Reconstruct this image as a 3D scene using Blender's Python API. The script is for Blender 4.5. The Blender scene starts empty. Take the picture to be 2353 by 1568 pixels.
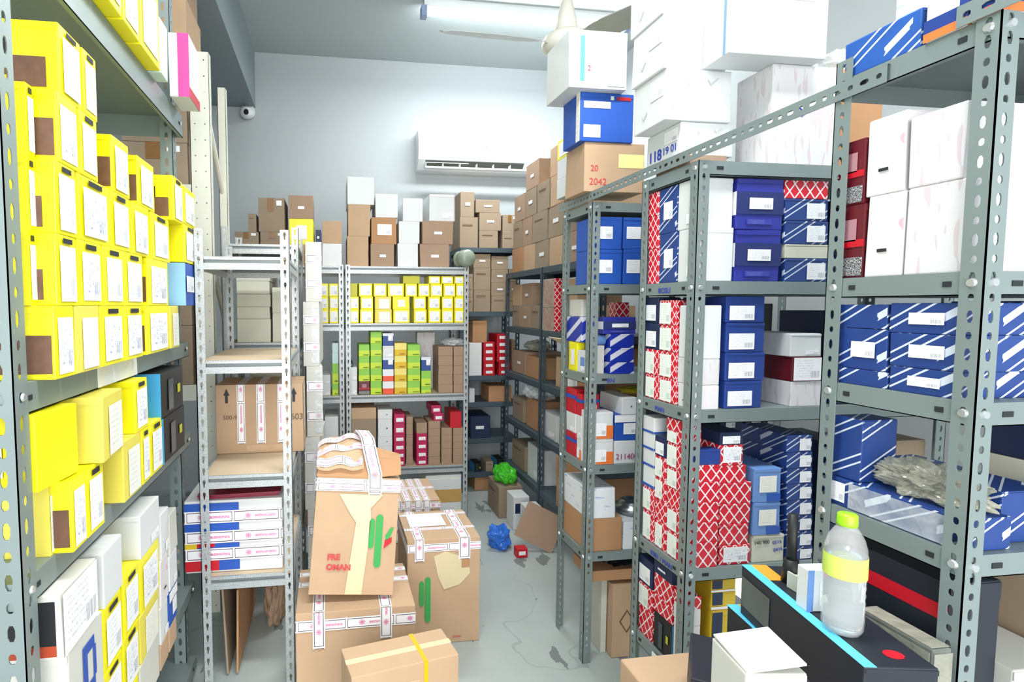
import bpy, bmesh, math, random
from mathutils import Vector, Matrix
random.seed(7)
C = bpy.context.scene.collection
SC = bpy.context.scene
# ---------------------------------------------------------------- camera
F = 1250.; PX, PY = 935., 784.; VX, VY = 755., 703.; H = 1.6
PIT = math.atan((PY - VY) / F); YAW = math.atan((PX - VX) * math.cos(PIT) / F)
cam = bpy.data.cameras.new('camera'); camo = bpy.data.objects.new('camera', cam); C.objects.link(camo)
cam.sensor_width = 36; cam.sensor_fit = 'HORIZONTAL'; cam.lens = F / 2353 * 36
cam.shift_x = (1176.5 - PX) / 2353; cam.shift_y = 0; cam.clip_start = 0.05
camo.location = (0, 0, H); camo.rotation_euler = (math.pi / 2 - PIT, 0, -YAW)
SC.camera = camo
# ---------------------------------------------------------------- world, lights, exposure
w = bpy.data.worlds.new('white_fill_world'); SC.world = w; w.use_nodes = True  # even white fill, let in where the front wall is left out
w.node_tree.nodes['Background'].inputs[0].default_value = (1, 1, 1, 1)
w.node_tree.nodes['Background'].inputs[1].default_value = 1.3
def area(name, loc, rot, sx, sy, e, col=(1, 1, 1)):
    l = bpy.data.lights.new(name, 'AREA'); l.shape = 'RECTANGLE'; l.size = sx; l.size_y = sy; l.energy = e; l.color = col
    o = bpy.data.objects.new(name, l); C.objects.link(o); o.location = loc; o.rotation_euler = rot; return o
area('frontal_fill_light', (-.1, -2.3, 1.9), (math.radians(88), 0, 0), 3.6, 3.0, 78, (1, .995, .98))  # unseen area light added behind the camera as soft frontal fill
area('tube_light_far', (1.45, 3.9, 3.55), (0, 0, 0), 1.7, .12, 26, (.97, 1, 1))
area('near_overhead_fill', (.5, 1.0, 3.55), (0, 0, 0), 2.2, .3, 46, (.98, 1, 1))  # unseen overhead light added to brighten the near racks, no fitting there
SC.view_settings.view_transform = 'Standard'; SC.view_settings.look = 'None'
SC.view_settings.exposure = 0.95; SC.view_settings.gamma = 1; SC.view_settings.use_curve_mapping = False
# ---------------------------------------------------------------- pixel to world at a known plane
cp, sp, ct, st = math.cos(PIT), math.sin(PIT), math.cos(YAW), math.sin(YAW)
R_ = (ct, -st, 0); F_ = (st * cp, ct * cp, -sp); U_ = (st * sp, ct * sp, cp)
def ray(x, y):
    a = (x - PX) / F; b = -(y - PY) / F
    return [F_[i] + a * R_[i] + b * U_[i] for i in range(3)]
def atY(x, y, Y): d = ray(x, y); k = Y / d[1]; return (k * d[0], Y, H + k * d[2])
def atX(x, y, X): d = ray(x, y); k = X / d[0]; return (X, k * d[1], H + k * d[2])
def atZ(x, y, Z): d = ray(x, y); k = (Z - H) / d[2]; return (k * d[0], k * d[1], Z)
# ---------------------------------------------------------------- materials
def lin(h):
    h = h.lstrip('#'); v = [int(h[i:i + 2], 16) / 255 for i in (0, 2, 4)]
    return tuple(((c + .055) / 1.055) ** 2.4 if c > .04045 else c / 12.92 for c in v) + (1,)
class NT:
    def __init__(s, m): s.t = m.node_tree; s.b = s.t.nodes['Principled BSDF']
    def n(s, k, **kw):
        o = s.t.nodes.new(k)
        for a, v in kw.items():
            if a.startswith('i_'): o.inputs[a[2:].replace('_', ' ')].default_value = v
            else: setattr(o, a, v)
        return o
    def l(s, a, b): s.t.links.new(a, b)
    def m(s, op, a, b=None, c=None):
        o = s.n('ShaderNodeMath', operation=op)
        for i, v in enumerate((a, b, c)):
            if v is None: continue
            if isinstance(v, (int, float)): o.inputs[i].default_value = v
            else: s.l(v, o.inputs[i])
        return o.outputs[0]
    def mix(s, f, a, b):
        o = s.n('ShaderNodeMix', data_type='RGBA')
        for i, v in ((0, f), (6, a), (7, b)):
            if isinstance(v, (int, float, tuple)): o.inputs[i].default_value = v
            else: s.l(v, o.inputs[i])
        return o.outputs[2]
    def noise(s, scale, det=3, co='Object', stretch=None):
        t = s.n('ShaderNodeTexCoord'); v = t.outputs[co]
        if stretch:
            mp = s.n('ShaderNodeMapping'); mp.inputs['Scale'].default_value = stretch; s.l(v, mp.inputs[0]); v = mp.outputs[0]
        o = s.n('ShaderNodeTexNoise'); o.inputs['Scale'].default_value = scale; o.inputs['Detail'].default_value = det
        s.l(v, o.inputs['Vector']); return o.outputs[0]
    def uv(s):
        t = s.n('ShaderNodeTexCoord'); p = s.n('ShaderNodeSeparateXYZ'); s.l(t.outputs['UV'], p.inputs[0]); return p.outputs[0], p.outputs[1]
    def col(s, c): s.l(c, s.b.inputs['Base Color'])
    def bump(s, h, st=.3, d=.002):
        b = s.n('ShaderNodeBump'); b.inputs['Strength'].default_value = st; b.inputs['Distance'].default_value = d
        s.l(h, b.inputs['Height']); s.l(b.outputs[0], s.b.inputs['Normal'])
MC = {}
def newm(name, rough=.6, metal=0):
    m = bpy.data.materials.new(name); m.use_nodes = True; n = NT(m)
    n.b.inputs['Roughness'].default_value = rough; n.b.inputs['Metallic'].default_value = metal
    return m, n
def plain(name, hexc, rough=.6, metal=0, var=.06, scale=9):
    if name in MC: return MC[name]
    m, n = newm(name, rough, metal); c = lin(hexc)
    d = tuple(x * (1 - var * 2.2) for x in c[:3]) + (1,)
    n.col(n.mix(n.noise(scale), d, c)); MC[name] = m; return m
def step(n, x, t): return n.m('GREATER_THAN', x, t)
def cardboard(name, hexc):
    if name in MC: return MC[name]
    m, n = newm(name, .82); c = lin(hexc); d = tuple(x * .8 for x in c[:3]) + (1,)
    a = n.mix(n.noise(7, 4), d, c)
    f = n.noise(60, 2, 'UV', (1, .04, 1)); b = n.mix(n.m('MULTIPLY', f, .25), a, d); n.col(b)
    n.bump(f, .15, .001); MC[name] = m; return m
def lattice(name, c1, c2, s=.05):
    m, n = newm(name, .45); u, v = n.uv(); v = n.m('MULTIPLY', v, .8)
    A = n.m('ABSOLUTE', n.m('SUBTRACT', n.m('FRACT', n.m('DIVIDE', n.m('ADD', u, v), s)), .5))
    B = n.m('ABSOLUTE', n.m('SUBTRACT', n.m('FRACT', n.m('DIVIDE', n.m('SUBTRACT', u, v), s)), .5))
    f = n.m('MAXIMUM', step(n, A, .425), step(n, B, .425))
    red = n.mix(n.noise(14), lin(c1), tuple(x * .72 for x in lin(c1)[:3]) + (1,))
    n.col(n.mix(f, red, lin(c2))); MC[name] = m; return m
def stripes(name, base, white, s=.075, k=.62, wide=False):
    m, n = newm(name, .42); u, v = n.uv()
    t = n.m('FRACT', n.m('DIVIDE', n.m('SUBTRACT', v, n.m('MULTIPLY', u, k)), s))
    def band(a, b): return n.m('MULTIPLY', step(n, t, a), n.m('LESS_THAN', t, b))
    if wide: f = band(.05, .36)
    else:
        f = n.m('MAXIMUM', band(.05, .1), band(.26, .31))
        nz = step(n, n.noise(28, 2, 'UV'), .42); f2 = n.m('MULTIPLY', band(.55, .74), n.m('MULTIPLY', nz, step(n, n.m('FRACT', n.m('DIVIDE', u, .14)), .62)))
        f = n.m('MAXIMUM', f, f2)
    n.col(n.mix(f, n.mix(n.noise(10), lin(base), tuple(x * .7 for x in lin(base)[:3]) + (1,)), lin(white))); MC[name] = m; return m
def marks(name, base, ink, scale=22, th=.66, stretch=(1, 1, 1)):
    m, n = newm(name, .6); f = step(n, n.noise(scale, 1, 'UV', stretch), th)
    n.col(n.mix(n.m('MULTIPLY', f, .6), n.mix(n.noise(5), lin(base), tuple(x * .93 for x in lin(base)[:3]) + (1,)), lin(ink))); MC[name] = m; return m
def twotone(name, top, bot, split=.5):
    m, n = newm(name, .5); t = n.n('ShaderNodeTexCoord'); p = n.n('ShaderNodeSeparateXYZ'); n.l(t.outputs['Generated'], p.inputs[0])
    n.col(n.mix(step(n, p.outputs[2], split), lin(bot), lin(top))); MC[name] = m; return m
def label_mat(name, base='#f4f5f8', ink='#3a4460', hand=False, bar=True):
    m, n = newm(name, .5); u, v = n.uv()
    rows = step(n, n.m('FRACT', n.m('MULTIPLY', v, 9)), .62)
    words = step(n, n.noise(7, 2, 'UV', (6, 1.3, 1)), .53)
    inner = n.m('MULTIPLY', n.m('MULTIPLY', step(n, u, .08), n.m('LESS_THAN', u, .7)), n.m('MULTIPLY', step(n, v, .1), n.m('LESS_THAN', v, .92)))
    f = n.m('MULTIPLY', n.m('MULTIPLY', rows, words), n.m('MULTIPLY', inner, .38))
    if bar:
        bb = n.m('MULTIPLY', n.m('MULTIPLY', step(n, u, .62), n.m('LESS_THAN', u, .93)), n.m('MULTIPLY', step(n, v, .12), n.m('LESS_THAN', v, .42)))
        f = n.m('MAXIMUM', f, n.m('MULTIPLY', bb, n.m('MULTIPLY', step(n, n.noise(40, 1, 'UV', (1, .01, 1)), .5), .6)))
    c = n.mix(f, lin(base), lin(ink))
    if hand:
        h = n.m('LESS_THAN', n.m('ABSOLUTE', n.m('SUBTRACT', n.noise(5.5, 1, 'UV', (1.6, 1, 1)), .5)), .007)
        h = n.m('MULTIPLY', h, n.m('MULTIPLY', step(n, v, .15), n.m('LESS_THAN', v, .85)))
        c = n.mix(n.m('MULTIPLY', h, .85), c, lin('#2c3f9c'))
    n.col(c); MC[name] = m; return m
def tape_mat(name='postal_tape'):
    m, n = newm(name, .3); u, v = n.uv()
    e = n.m('MAXIMUM', n.m('MULTIPLY', step(n, v, .1), n.m('LESS_THAN', v, .16)), n.m('MULTIPLY', step(n, v, .84), n.m('LESS_THAN', v, .9)))
    fu = n.m('FRACT', n.m('DIVIDE', u, .19))
    bars = n.m('MULTIPLY', n.m('MAXIMUM', n.m('LESS_THAN', fu, .012), n.m('MULTIPLY', step(n, fu, .05), n.m('LESS_THAN', fu, .062))), n.m('MULTIPLY', step(n, v, .1), n.m('LESS_THAN', v, .9)))
    gap = n.m('MULTIPLY', step(n, fu, .012), n.m('LESS_THAN', fu, .05))
    e = n.m('MULTIPLY', e, n.m('SUBTRACT', 1, gap)); f = n.m('MAXIMUM', e, bars)
    c = n.mix(f, lin('#f3f1f4'), lin('#4a3a48'))
    mid = n.m('MULTIPLY', n.m('MULTIPLY', step(n, v, .38), n.m('LESS_THAN', v, .58)), n.m('MULTIPLY', step(n, fu, .5), n.m('LESS_THAN', fu, .95)))
    pk = n.m('MULTIPLY', mid, step(n, n.noise(90, 1, 'UV', (1.6, .25, 1)), .42))
    du = n.m('MULTIPLY', n.m('SUBTRACT', fu, .35), 3.4); dv = n.m('SUBTRACT', v, .5)
    r = n.m('SQRT', n.m('ADD', n.m('MULTIPLY', du, du), n.m('MULTIPLY', dv, dv)))
    ang = n.m('ARCTAN2', dv, du); star = n.m('LESS_THAN', r, n.m('MULTIPLY', n.m('ADD', n.m('ABSOLUTE', n.m('COSINE', n.m('MULTIPLY', ang, 4))), .25), .2))
    c = n.mix(n.m('MAXIMUM', n.m('MULTIPLY', pk, .8), n.m('MULTIPLY', star, .85)), c, lin('#d85a9a'))
    n.col(c); MC[name] = m; return m
def see_through(name, col='#eef4f6', alpha=.3, rough=.15):
    m, n = newm(name, rough); n.b.inputs['Base Color'].default_value = lin(col)
    f = n.noise(9, 3); a = n.m('ADD', n.m('MULTIPLY', n.m('POWER', f, 3), 1.6), alpha - .1); n.l(n.m('MINIMUM', a, .95), n.b.inputs['Alpha'])
    n.bump(n.noise(24, 3), .8, .01); MC[name] = m; return m
def glassy(name, col, ior, rough=.01, t=1):
    m, n = newm(name, rough); n.b.inputs['Base Color'].default_value = lin(col); n.b.inputs['Transmission Weight'].default_value = t; n.b.inputs['IOR'].default_value = ior; MC[name] = m; return m
def painted_metal(name, hexc, rough=.42, metal=.25, spk=0, dark=.8):
    m, n = newm(name, rough, metal); c = lin(hexc)
    a = n.mix(n.noise(6, 5), tuple(x * dark for x in c[:3]) + (1,), c)
    if spk:
        f = n.noise(260, 2); a = n.mix(n.m('MULTIPLY', step(n, f, .53), .3), a, lin('#4d5558')); n.bump(f, .25, .001)
    n.col(a); MC[name] = m; return m
def emit(name, col, s):
    m, n = newm(name); n.b.inputs['Base Color'].default_value = lin(col); n.b.inputs['Emission Color'].default_value = lin(col); n.b.inputs['Emission Strength'].default_value = s; MC[name] = m; return m
M = MC
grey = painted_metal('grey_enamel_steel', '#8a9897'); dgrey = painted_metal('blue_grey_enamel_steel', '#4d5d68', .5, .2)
silver = painted_metal('hammered_silver_steel', '#c3c9cb', .4, .35, 1); cream = painted_metal('cream_enamel_steel', '#dfe0d2', .5, .05, 0, .92)
blackm = plain('black_void_plastic', '#101214', .5); slotm = plain('slot_shadow_metal', '#22282a', .8)
zinc = painted_metal('zinc_bolt', '#d5dadb', .3, .7); chip = cardboard('chipboard', '#d9c4a6')
kb = [cardboard('kraft_board_pale', '#c8a888'), cardboard('kraft_board_grey_tan', '#ad917a'), cardboard('kraft_board_orange', '#be9068'), cardboard('kraft_board_olive', '#a08e78')]
kraft, kraft2, kraft3, kraft4 = kb
kraftw = cardboard('torn_kraft_light', '#ecd9b8')
white = plain('white_carton_board', '#dee1e2', .55, 0, .03); offw = plain('worn_white_board', '#d8d8d0', .65, 0, .07)
creamb = plain('cream_carton_board', '#d4d5c4', .65, 0, .05); yellow = plain('glossy_yellow_board', '#fbf010', .4, 0, .05)
yellow2 = plain('pale_yellow_board', '#eadc5a', .5, 0, .05); olivey = plain('olive_yellow_board', '#c4c116', .45)
blue = plain('royal_blue_board', '#2257b8', .5); navy = plain('navy_board', '#22408e', .45); violet = plain('violet_blue_board', '#3038a0', .45, 0, .08)
dnavy = plain('dark_navy_board', '#1a2a50', .5); skyb = plain('sky_blue_board', '#6f97d6', .5); cyan = plain('cyan_print', '#5cc8f0', .5, 0, .02)
red = plain('red_board', '#c81428', .45); orange = plain('orange_print', '#ee7a3a', .5, 0, .03); magenta = plain('magenta_board', '#c01858', .45)
amber = plain('amber_board', '#e0c02c', .5); lime = twotone('lime_two_tone_board', '#8cc84a', '#c6dc3a'); ambert = twotone('amber_two_tone_board', '#eadb7a', '#dcb41e')
whor = twotone('white_over_red_board', '#e6e6ec', '#ea5a3c', .45); whblu = twotone('white_over_blue_board', '#dfe4ee', '#23488e', .78)
tealb = marks('pale_teal_board', '#cfe6e4', '#8cc0d0', 14); maroon = plain('maroon_board', '#6b1c28', .35, 0, .15)
lat = lattice('red_lattice_print', '#e01a30', '#f8e8ee', .028); latb = lattice('large_red_lattice_print', '#e01830', '#f5eef0', .036)
strp = stripes('navy_striped_print', '#23448c', '#d4dcea', .085); strb = stripes('bright_blue_striped_print', '#2c5fb4', '#dfe8f4', .09)
roy = stripes('royal_banded_print', '#1834b0', '#d8d8e6', .085, .6, True)
wmark = marks('white_blue_marked_board', '#e9edf2', '#7aa8d8', 30, .64, (.5, 2, 1)); wspk = marks('white_gold_speckled_board', '#e8e9ea', '#d8b458', 16, .7)
wpink = marks('white_pink_marked_board', '#e4e0e2', '#e88aa8', 30, .66, (1, .5, 1)); wline = marks('white_grey_hatched_board', '#dddbdd', '#c9b6bc', 20, .6, (3, .5, 1))
lab = label_mat('printed_label'); labh = label_mat('handwritten_label', hand=True); labp = label_mat('pale_label', '#eeeee6', '#888888', bar=False); labw = plain('blank_white_label', '#f2f2f4', .5, 0, .01)
labg = label_mat('green_printed_label', '#eef2ec', '#4a9a78')
inkd = plain('dark_ink', '#26282c', .6); inkb = plain('blue_ink', '#2a3fb0', .6); inkr = plain('red_ink', '#d24a4a', .6); inkp = plain('purple_ink', '#a03078', .6)
tape = tape_mat(); btape = plain('brown_packing_tape', '#8d6436', .25); ctape = plain('clear_packing_tape', '#e6d6ae', .25, 0, .1); strap = plain('yellow_strap', '#f0b818', .35)
pet = None
clear = see_through('clear_plastic_film'); smoky = see_through('smoky_plastic_film', '#b9b8a8', .5); greenb = see_through('green_plastic_film', '#4fd030', .7); blueb = see_through('blue_plastic_film', '#2f72d8', .85, .3)
picb = plain('brown_printed_panel', '#7c5844', .45, 0, .3, 30); picd = plain('dark_printed_panel', '#2c2a28', .45, 0, .3, 30)
# ---------------------------------------------------------------- object helpers
def link(name, mesh, parent=None, loc=(0, 0, 0), rz=0):
    o = bpy.data.objects.new(name, mesh); C.objects.link(o); o.location = loc; o.rotation_euler = (0, 0, rz)
    if parent: o.parent = parent
    return o
def mk(name, vs, fs, mats, parent=None, loc=(0, 0, 0), rz=0, uvs=None, mi=None, smooth=False):
    me = bpy.data.meshes.new(name); me.from_pydata([tuple(v) for v in vs], [], fs)
    for m in (mats if isinstance(mats, (list, tuple)) else [mats]): me.materials.append(m)
    if uvs:
        l = me.uv_layers.new(name='UVMap')
        k = 0
        for p in me.polygons:
            for li in p.loop_indices: l.data[li].uv = uvs[k]; k += 1
    if mi:
        for p, i in zip(me.polygons, mi): p.material_index = i
    if smooth:
        for p in me.polygons: p.use_smooth = True
    me.update()
    return link(name, me, parent, loc, rz)
LAB = []
def tag(o, label, cat, group=None, kind=None):
    o['label'] = label; o['category'] = cat
    if group: o['group'] = group
    if kind: o['kind'] = kind
    LAB.append(label); return o
def empty(name, loc=(0, 0, 0), rz=0):
    o = bpy.data.objects.new(name, None); o.empty_display_size = .1; C.objects.link(o); o.location = loc; o.rotation_euler = (0, 0, rz); return o
def struct(o): o['kind'] = 'structure'; return o
def boxvf(x0, x1, y0, y1, z0, z1):
    v = [(x0, y0, z0), (x1, y0, z0), (x1, y1, z0), (x0, y1, z0), (x0, y0, z1), (x1, y0, z1), (x1, y1, z1), (x0, y1, z1)]
    f = [(0, 3, 2, 1), (4, 5, 6, 7), (0, 1, 5, 4), (1, 2, 6, 5), (2, 3, 7, 6), (3, 0, 4, 7)]
    return v, f
class MB:
    def __init__(s): s.v = []; s.f = []; s.mi = []
    def add(s, v, f, m=0):
        k = len(s.v); s.v += [tuple(a) for a in v]; s.f += [tuple(i + k for i in q) for q in f]; s.mi += [m] * len(f); return s
    def box(s, x0, x1, y0, y1, z0, z1, m=0): return s.add(*boxvf(x0, x1, y0, y1, z0, z1), m)
    def tube(s, a, b, r, n=10, m=0, r2=None):
        a, b = Vector(a), Vector(b); d = (b - a).normalized(); p = d.orthogonal().normalized(); q = d.cross(p); r2 = r if r2 is None else r2
        v = []
        for c, rr in ((a, r), (b, r2)):
            for i in range(n): t = 2 * math.pi * i / n; v.append(c + (p * math.cos(t) + q * math.sin(t)) * rr)
        f = [(i, (i + 1) % n, n + (i + 1) % n, n + i) for i in range(n)] + [tuple(range(n))[::-1], tuple(range(n, 2 * n))]
        return s.add(v, f, m)
    def lathe(s, prof, n=24, c=(0, 0), m=0):
        v = []; f = []
        for r, z in prof:
            for i in range(n): t = 2 * math.pi * i / n; v.append((c[0] + r * math.cos(t), c[1] + r * math.sin(t), z))
        for k in range(len(prof) - 1):
            for i in range(n): j = (i + 1) % n; f.append((k * n + i, k * n + j, (k + 1) * n + j, (k + 1) * n + i))
        return s.add(v, f, m)
    def out(s, name, mats, parent=None, loc=(0, 0, 0), rz=0, smooth=False):
        return mk(name, s.v, s.f, mats, parent, loc, rz, None, s.mi, smooth)
def frame(face, w, d, h):
    return {'F': (Vector((-w / 2, -d / 2, 0)), Vector((1, 0, 0)), Vector((0, 0, 1)), Vector((0, -1, 0)), w, h),
            'B': (Vector((w / 2, d / 2, 0)), Vector((-1, 0, 0)), Vector((0, 0, 1)), Vector((0, 1, 0)), w, h),
            'R': (Vector((w / 2, -d / 2, 0)), Vector((0, 1, 0)), Vector((0, 0, 1)), Vector((1, 0, 0)), d, h),
            'L': (Vector((-w / 2, d / 2, 0)), Vector((0, -1, 0)), Vector((0, 0, 1)), Vector((-1, 0, 0)), d, h),
            'T': (Vector((-w / 2, -d / 2, h)), Vector((1, 0, 0)), Vector((0, 1, 0)), Vector((0, 0, 1)), w, d)}[face]
def carton_mesh(name, w, d, h, mats, lid=0):
    """a folded board box: bevelled edges, tiny handling distortion, closed top flaps (lid 1) or tucked lid lip (lid 2)"""
    bm = bmesh.new(); b = min(.003, h * .04, w * .05, d * .05)
    v, f = boxvf(-w / 2, w / 2, -d / 2, d / 2, 0, h)
    j = min(.0022, min(w, d, h) * .012)
    vs = [bm.verts.new((a[0] - abs(random.gauss(0, j)) * (1 if a[0] > 0 else -1), a[1] - abs(random.gauss(0, j)) * (1 if a[1] > 0 else -1), a[2])) for a in v]
    for q in f: bm.faces.new([vs[i] for i in q])
    bmesh.ops.bevel(bm, geom=list(bm.edges), offset=b, segments=2, affect='EDGES', profile=.6)
    def slab(x0, x1, y0, y1, z0, z1):
        a, g = boxvf(x0, x1, y0, y1, z0, z1); q = [bm.verts.new(p) for p in a]
        for t in g: bm.faces.new([q[i] for i in t])
    e = b
    if lid == 1:
        for s in (-1, 1): slab(-w / 2 + e, w / 2 - e, *sorted((s * .0012, s * (d / 2 - e))), h - .001, h + .0007)
    elif lid == 2:
        slab(-w / 2 + e, w / 2 - e, -d / 2 - .0005, -d / 2 + .001, h * .9, h - e)
    l = bm.loops.layers.uv.new('UVMap')
    fr = {k: frame(k, w, d, h) for k in 'FBRLT'}
    for fc in bm.faces:
        n = fc.normal if fc.normal.length > .1 else Vector((0, 0, 1)); fc.normal_update(); n = fc.normal
        k = max(fr, key=lambda q: n.dot(fr[q][3]))
        if n.z < -.8: k = 'T'
        o, du, dv, nn, _, _ = fr[k]
        for lp in fc.loops: p = lp.vert.co - o; lp[l].uv = (p.dot(du), p.dot(dv))
    me = bpy.data.meshes.new(name); bm.to_mesh(me); bm.free()
    for m in (mats if isinstance(mats, (list, tuple)) else [mats]): me.materials.append(m)
    return me
def part(o, dims, name, face, u0, v0, u1, v1, mat, t=.0008, metres=False, lift=.0):
    w, d, h = dims; og, du, dv, n, fw, fh = frame(face, w, d, h)
    a = [og + du * (fw * u) + dv * (fh * v) + n * z for z in (lift + .0003, lift + t + .0003) for u, v in ((u0, v0), (u1, v0), (u1, v1), (u0, v1))]
    fs = [(4, 5, 6, 7), (0, 1, 5, 4), (1, 2, 6, 5), (2, 3, 7, 6), (3, 0, 4, 7)]
    L = fw * (u1 - u0); V = fh * (v1 - v0)
    if metres: q = [(0, 0), (L, 0), (L, 1), (0, 1)] if metres == 'u' else [(0, 1), (0, 0), (V, 0), (V, 1)]
    else: q = [(0, 0), (1, 0), (1, 1), (0, 1)]
    uv = q + [(0, 0)] * 16
    return mk(name, a, fs, mat, o, uvs=uv)
def poly(o, dims, name, face, pts, mat, t=.0008):
    w, d, h = dims; og, du, dv, n, fw, fh = frame(face, w, d, h); k = len(pts)
    a = [og + du * (fw * u) + dv * (fh * v) + n * z for z in (.0003, t + .0003) for u, v in pts]
    return mk(name, a, [tuple(range(k, 2 * k))] + [(i, (i + 1) % k, k + (i + 1) % k, k + i) for i in range(k)], mat, o)
def text(o, dims, body, face, u, v, size, mat, rot=0, name='lettering', bold=0):
    cu = bpy.data.curves.new('lettering', 'FONT'); cu.body = body; cu.size = size; cu.extrude = .0004; cu.offset = bold
    t = bpy.data.objects.new('tmp', cu); C.objects.link(t); bpy.context.view_layer.update()
    me = bpy.data.meshes.new_from_object(t.evaluated_get(bpy.context.evaluated_depsgraph_get())); bpy.data.objects.remove(t)
    me.materials.clear(); me.materials.append(mat); w, d, h = dims; og, du, dv, n, fw, fh = frame(face, w, d, h)
    r = link(name, me, o); mt = Matrix((du, dv, n)).transposed().to_4x4(); mt.translation = og + du * fw * u + dv * fh * v + n * .0012
    r.matrix_local = mt @ Matrix.Rotation(rot, 4, 'Z'); return r
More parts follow.
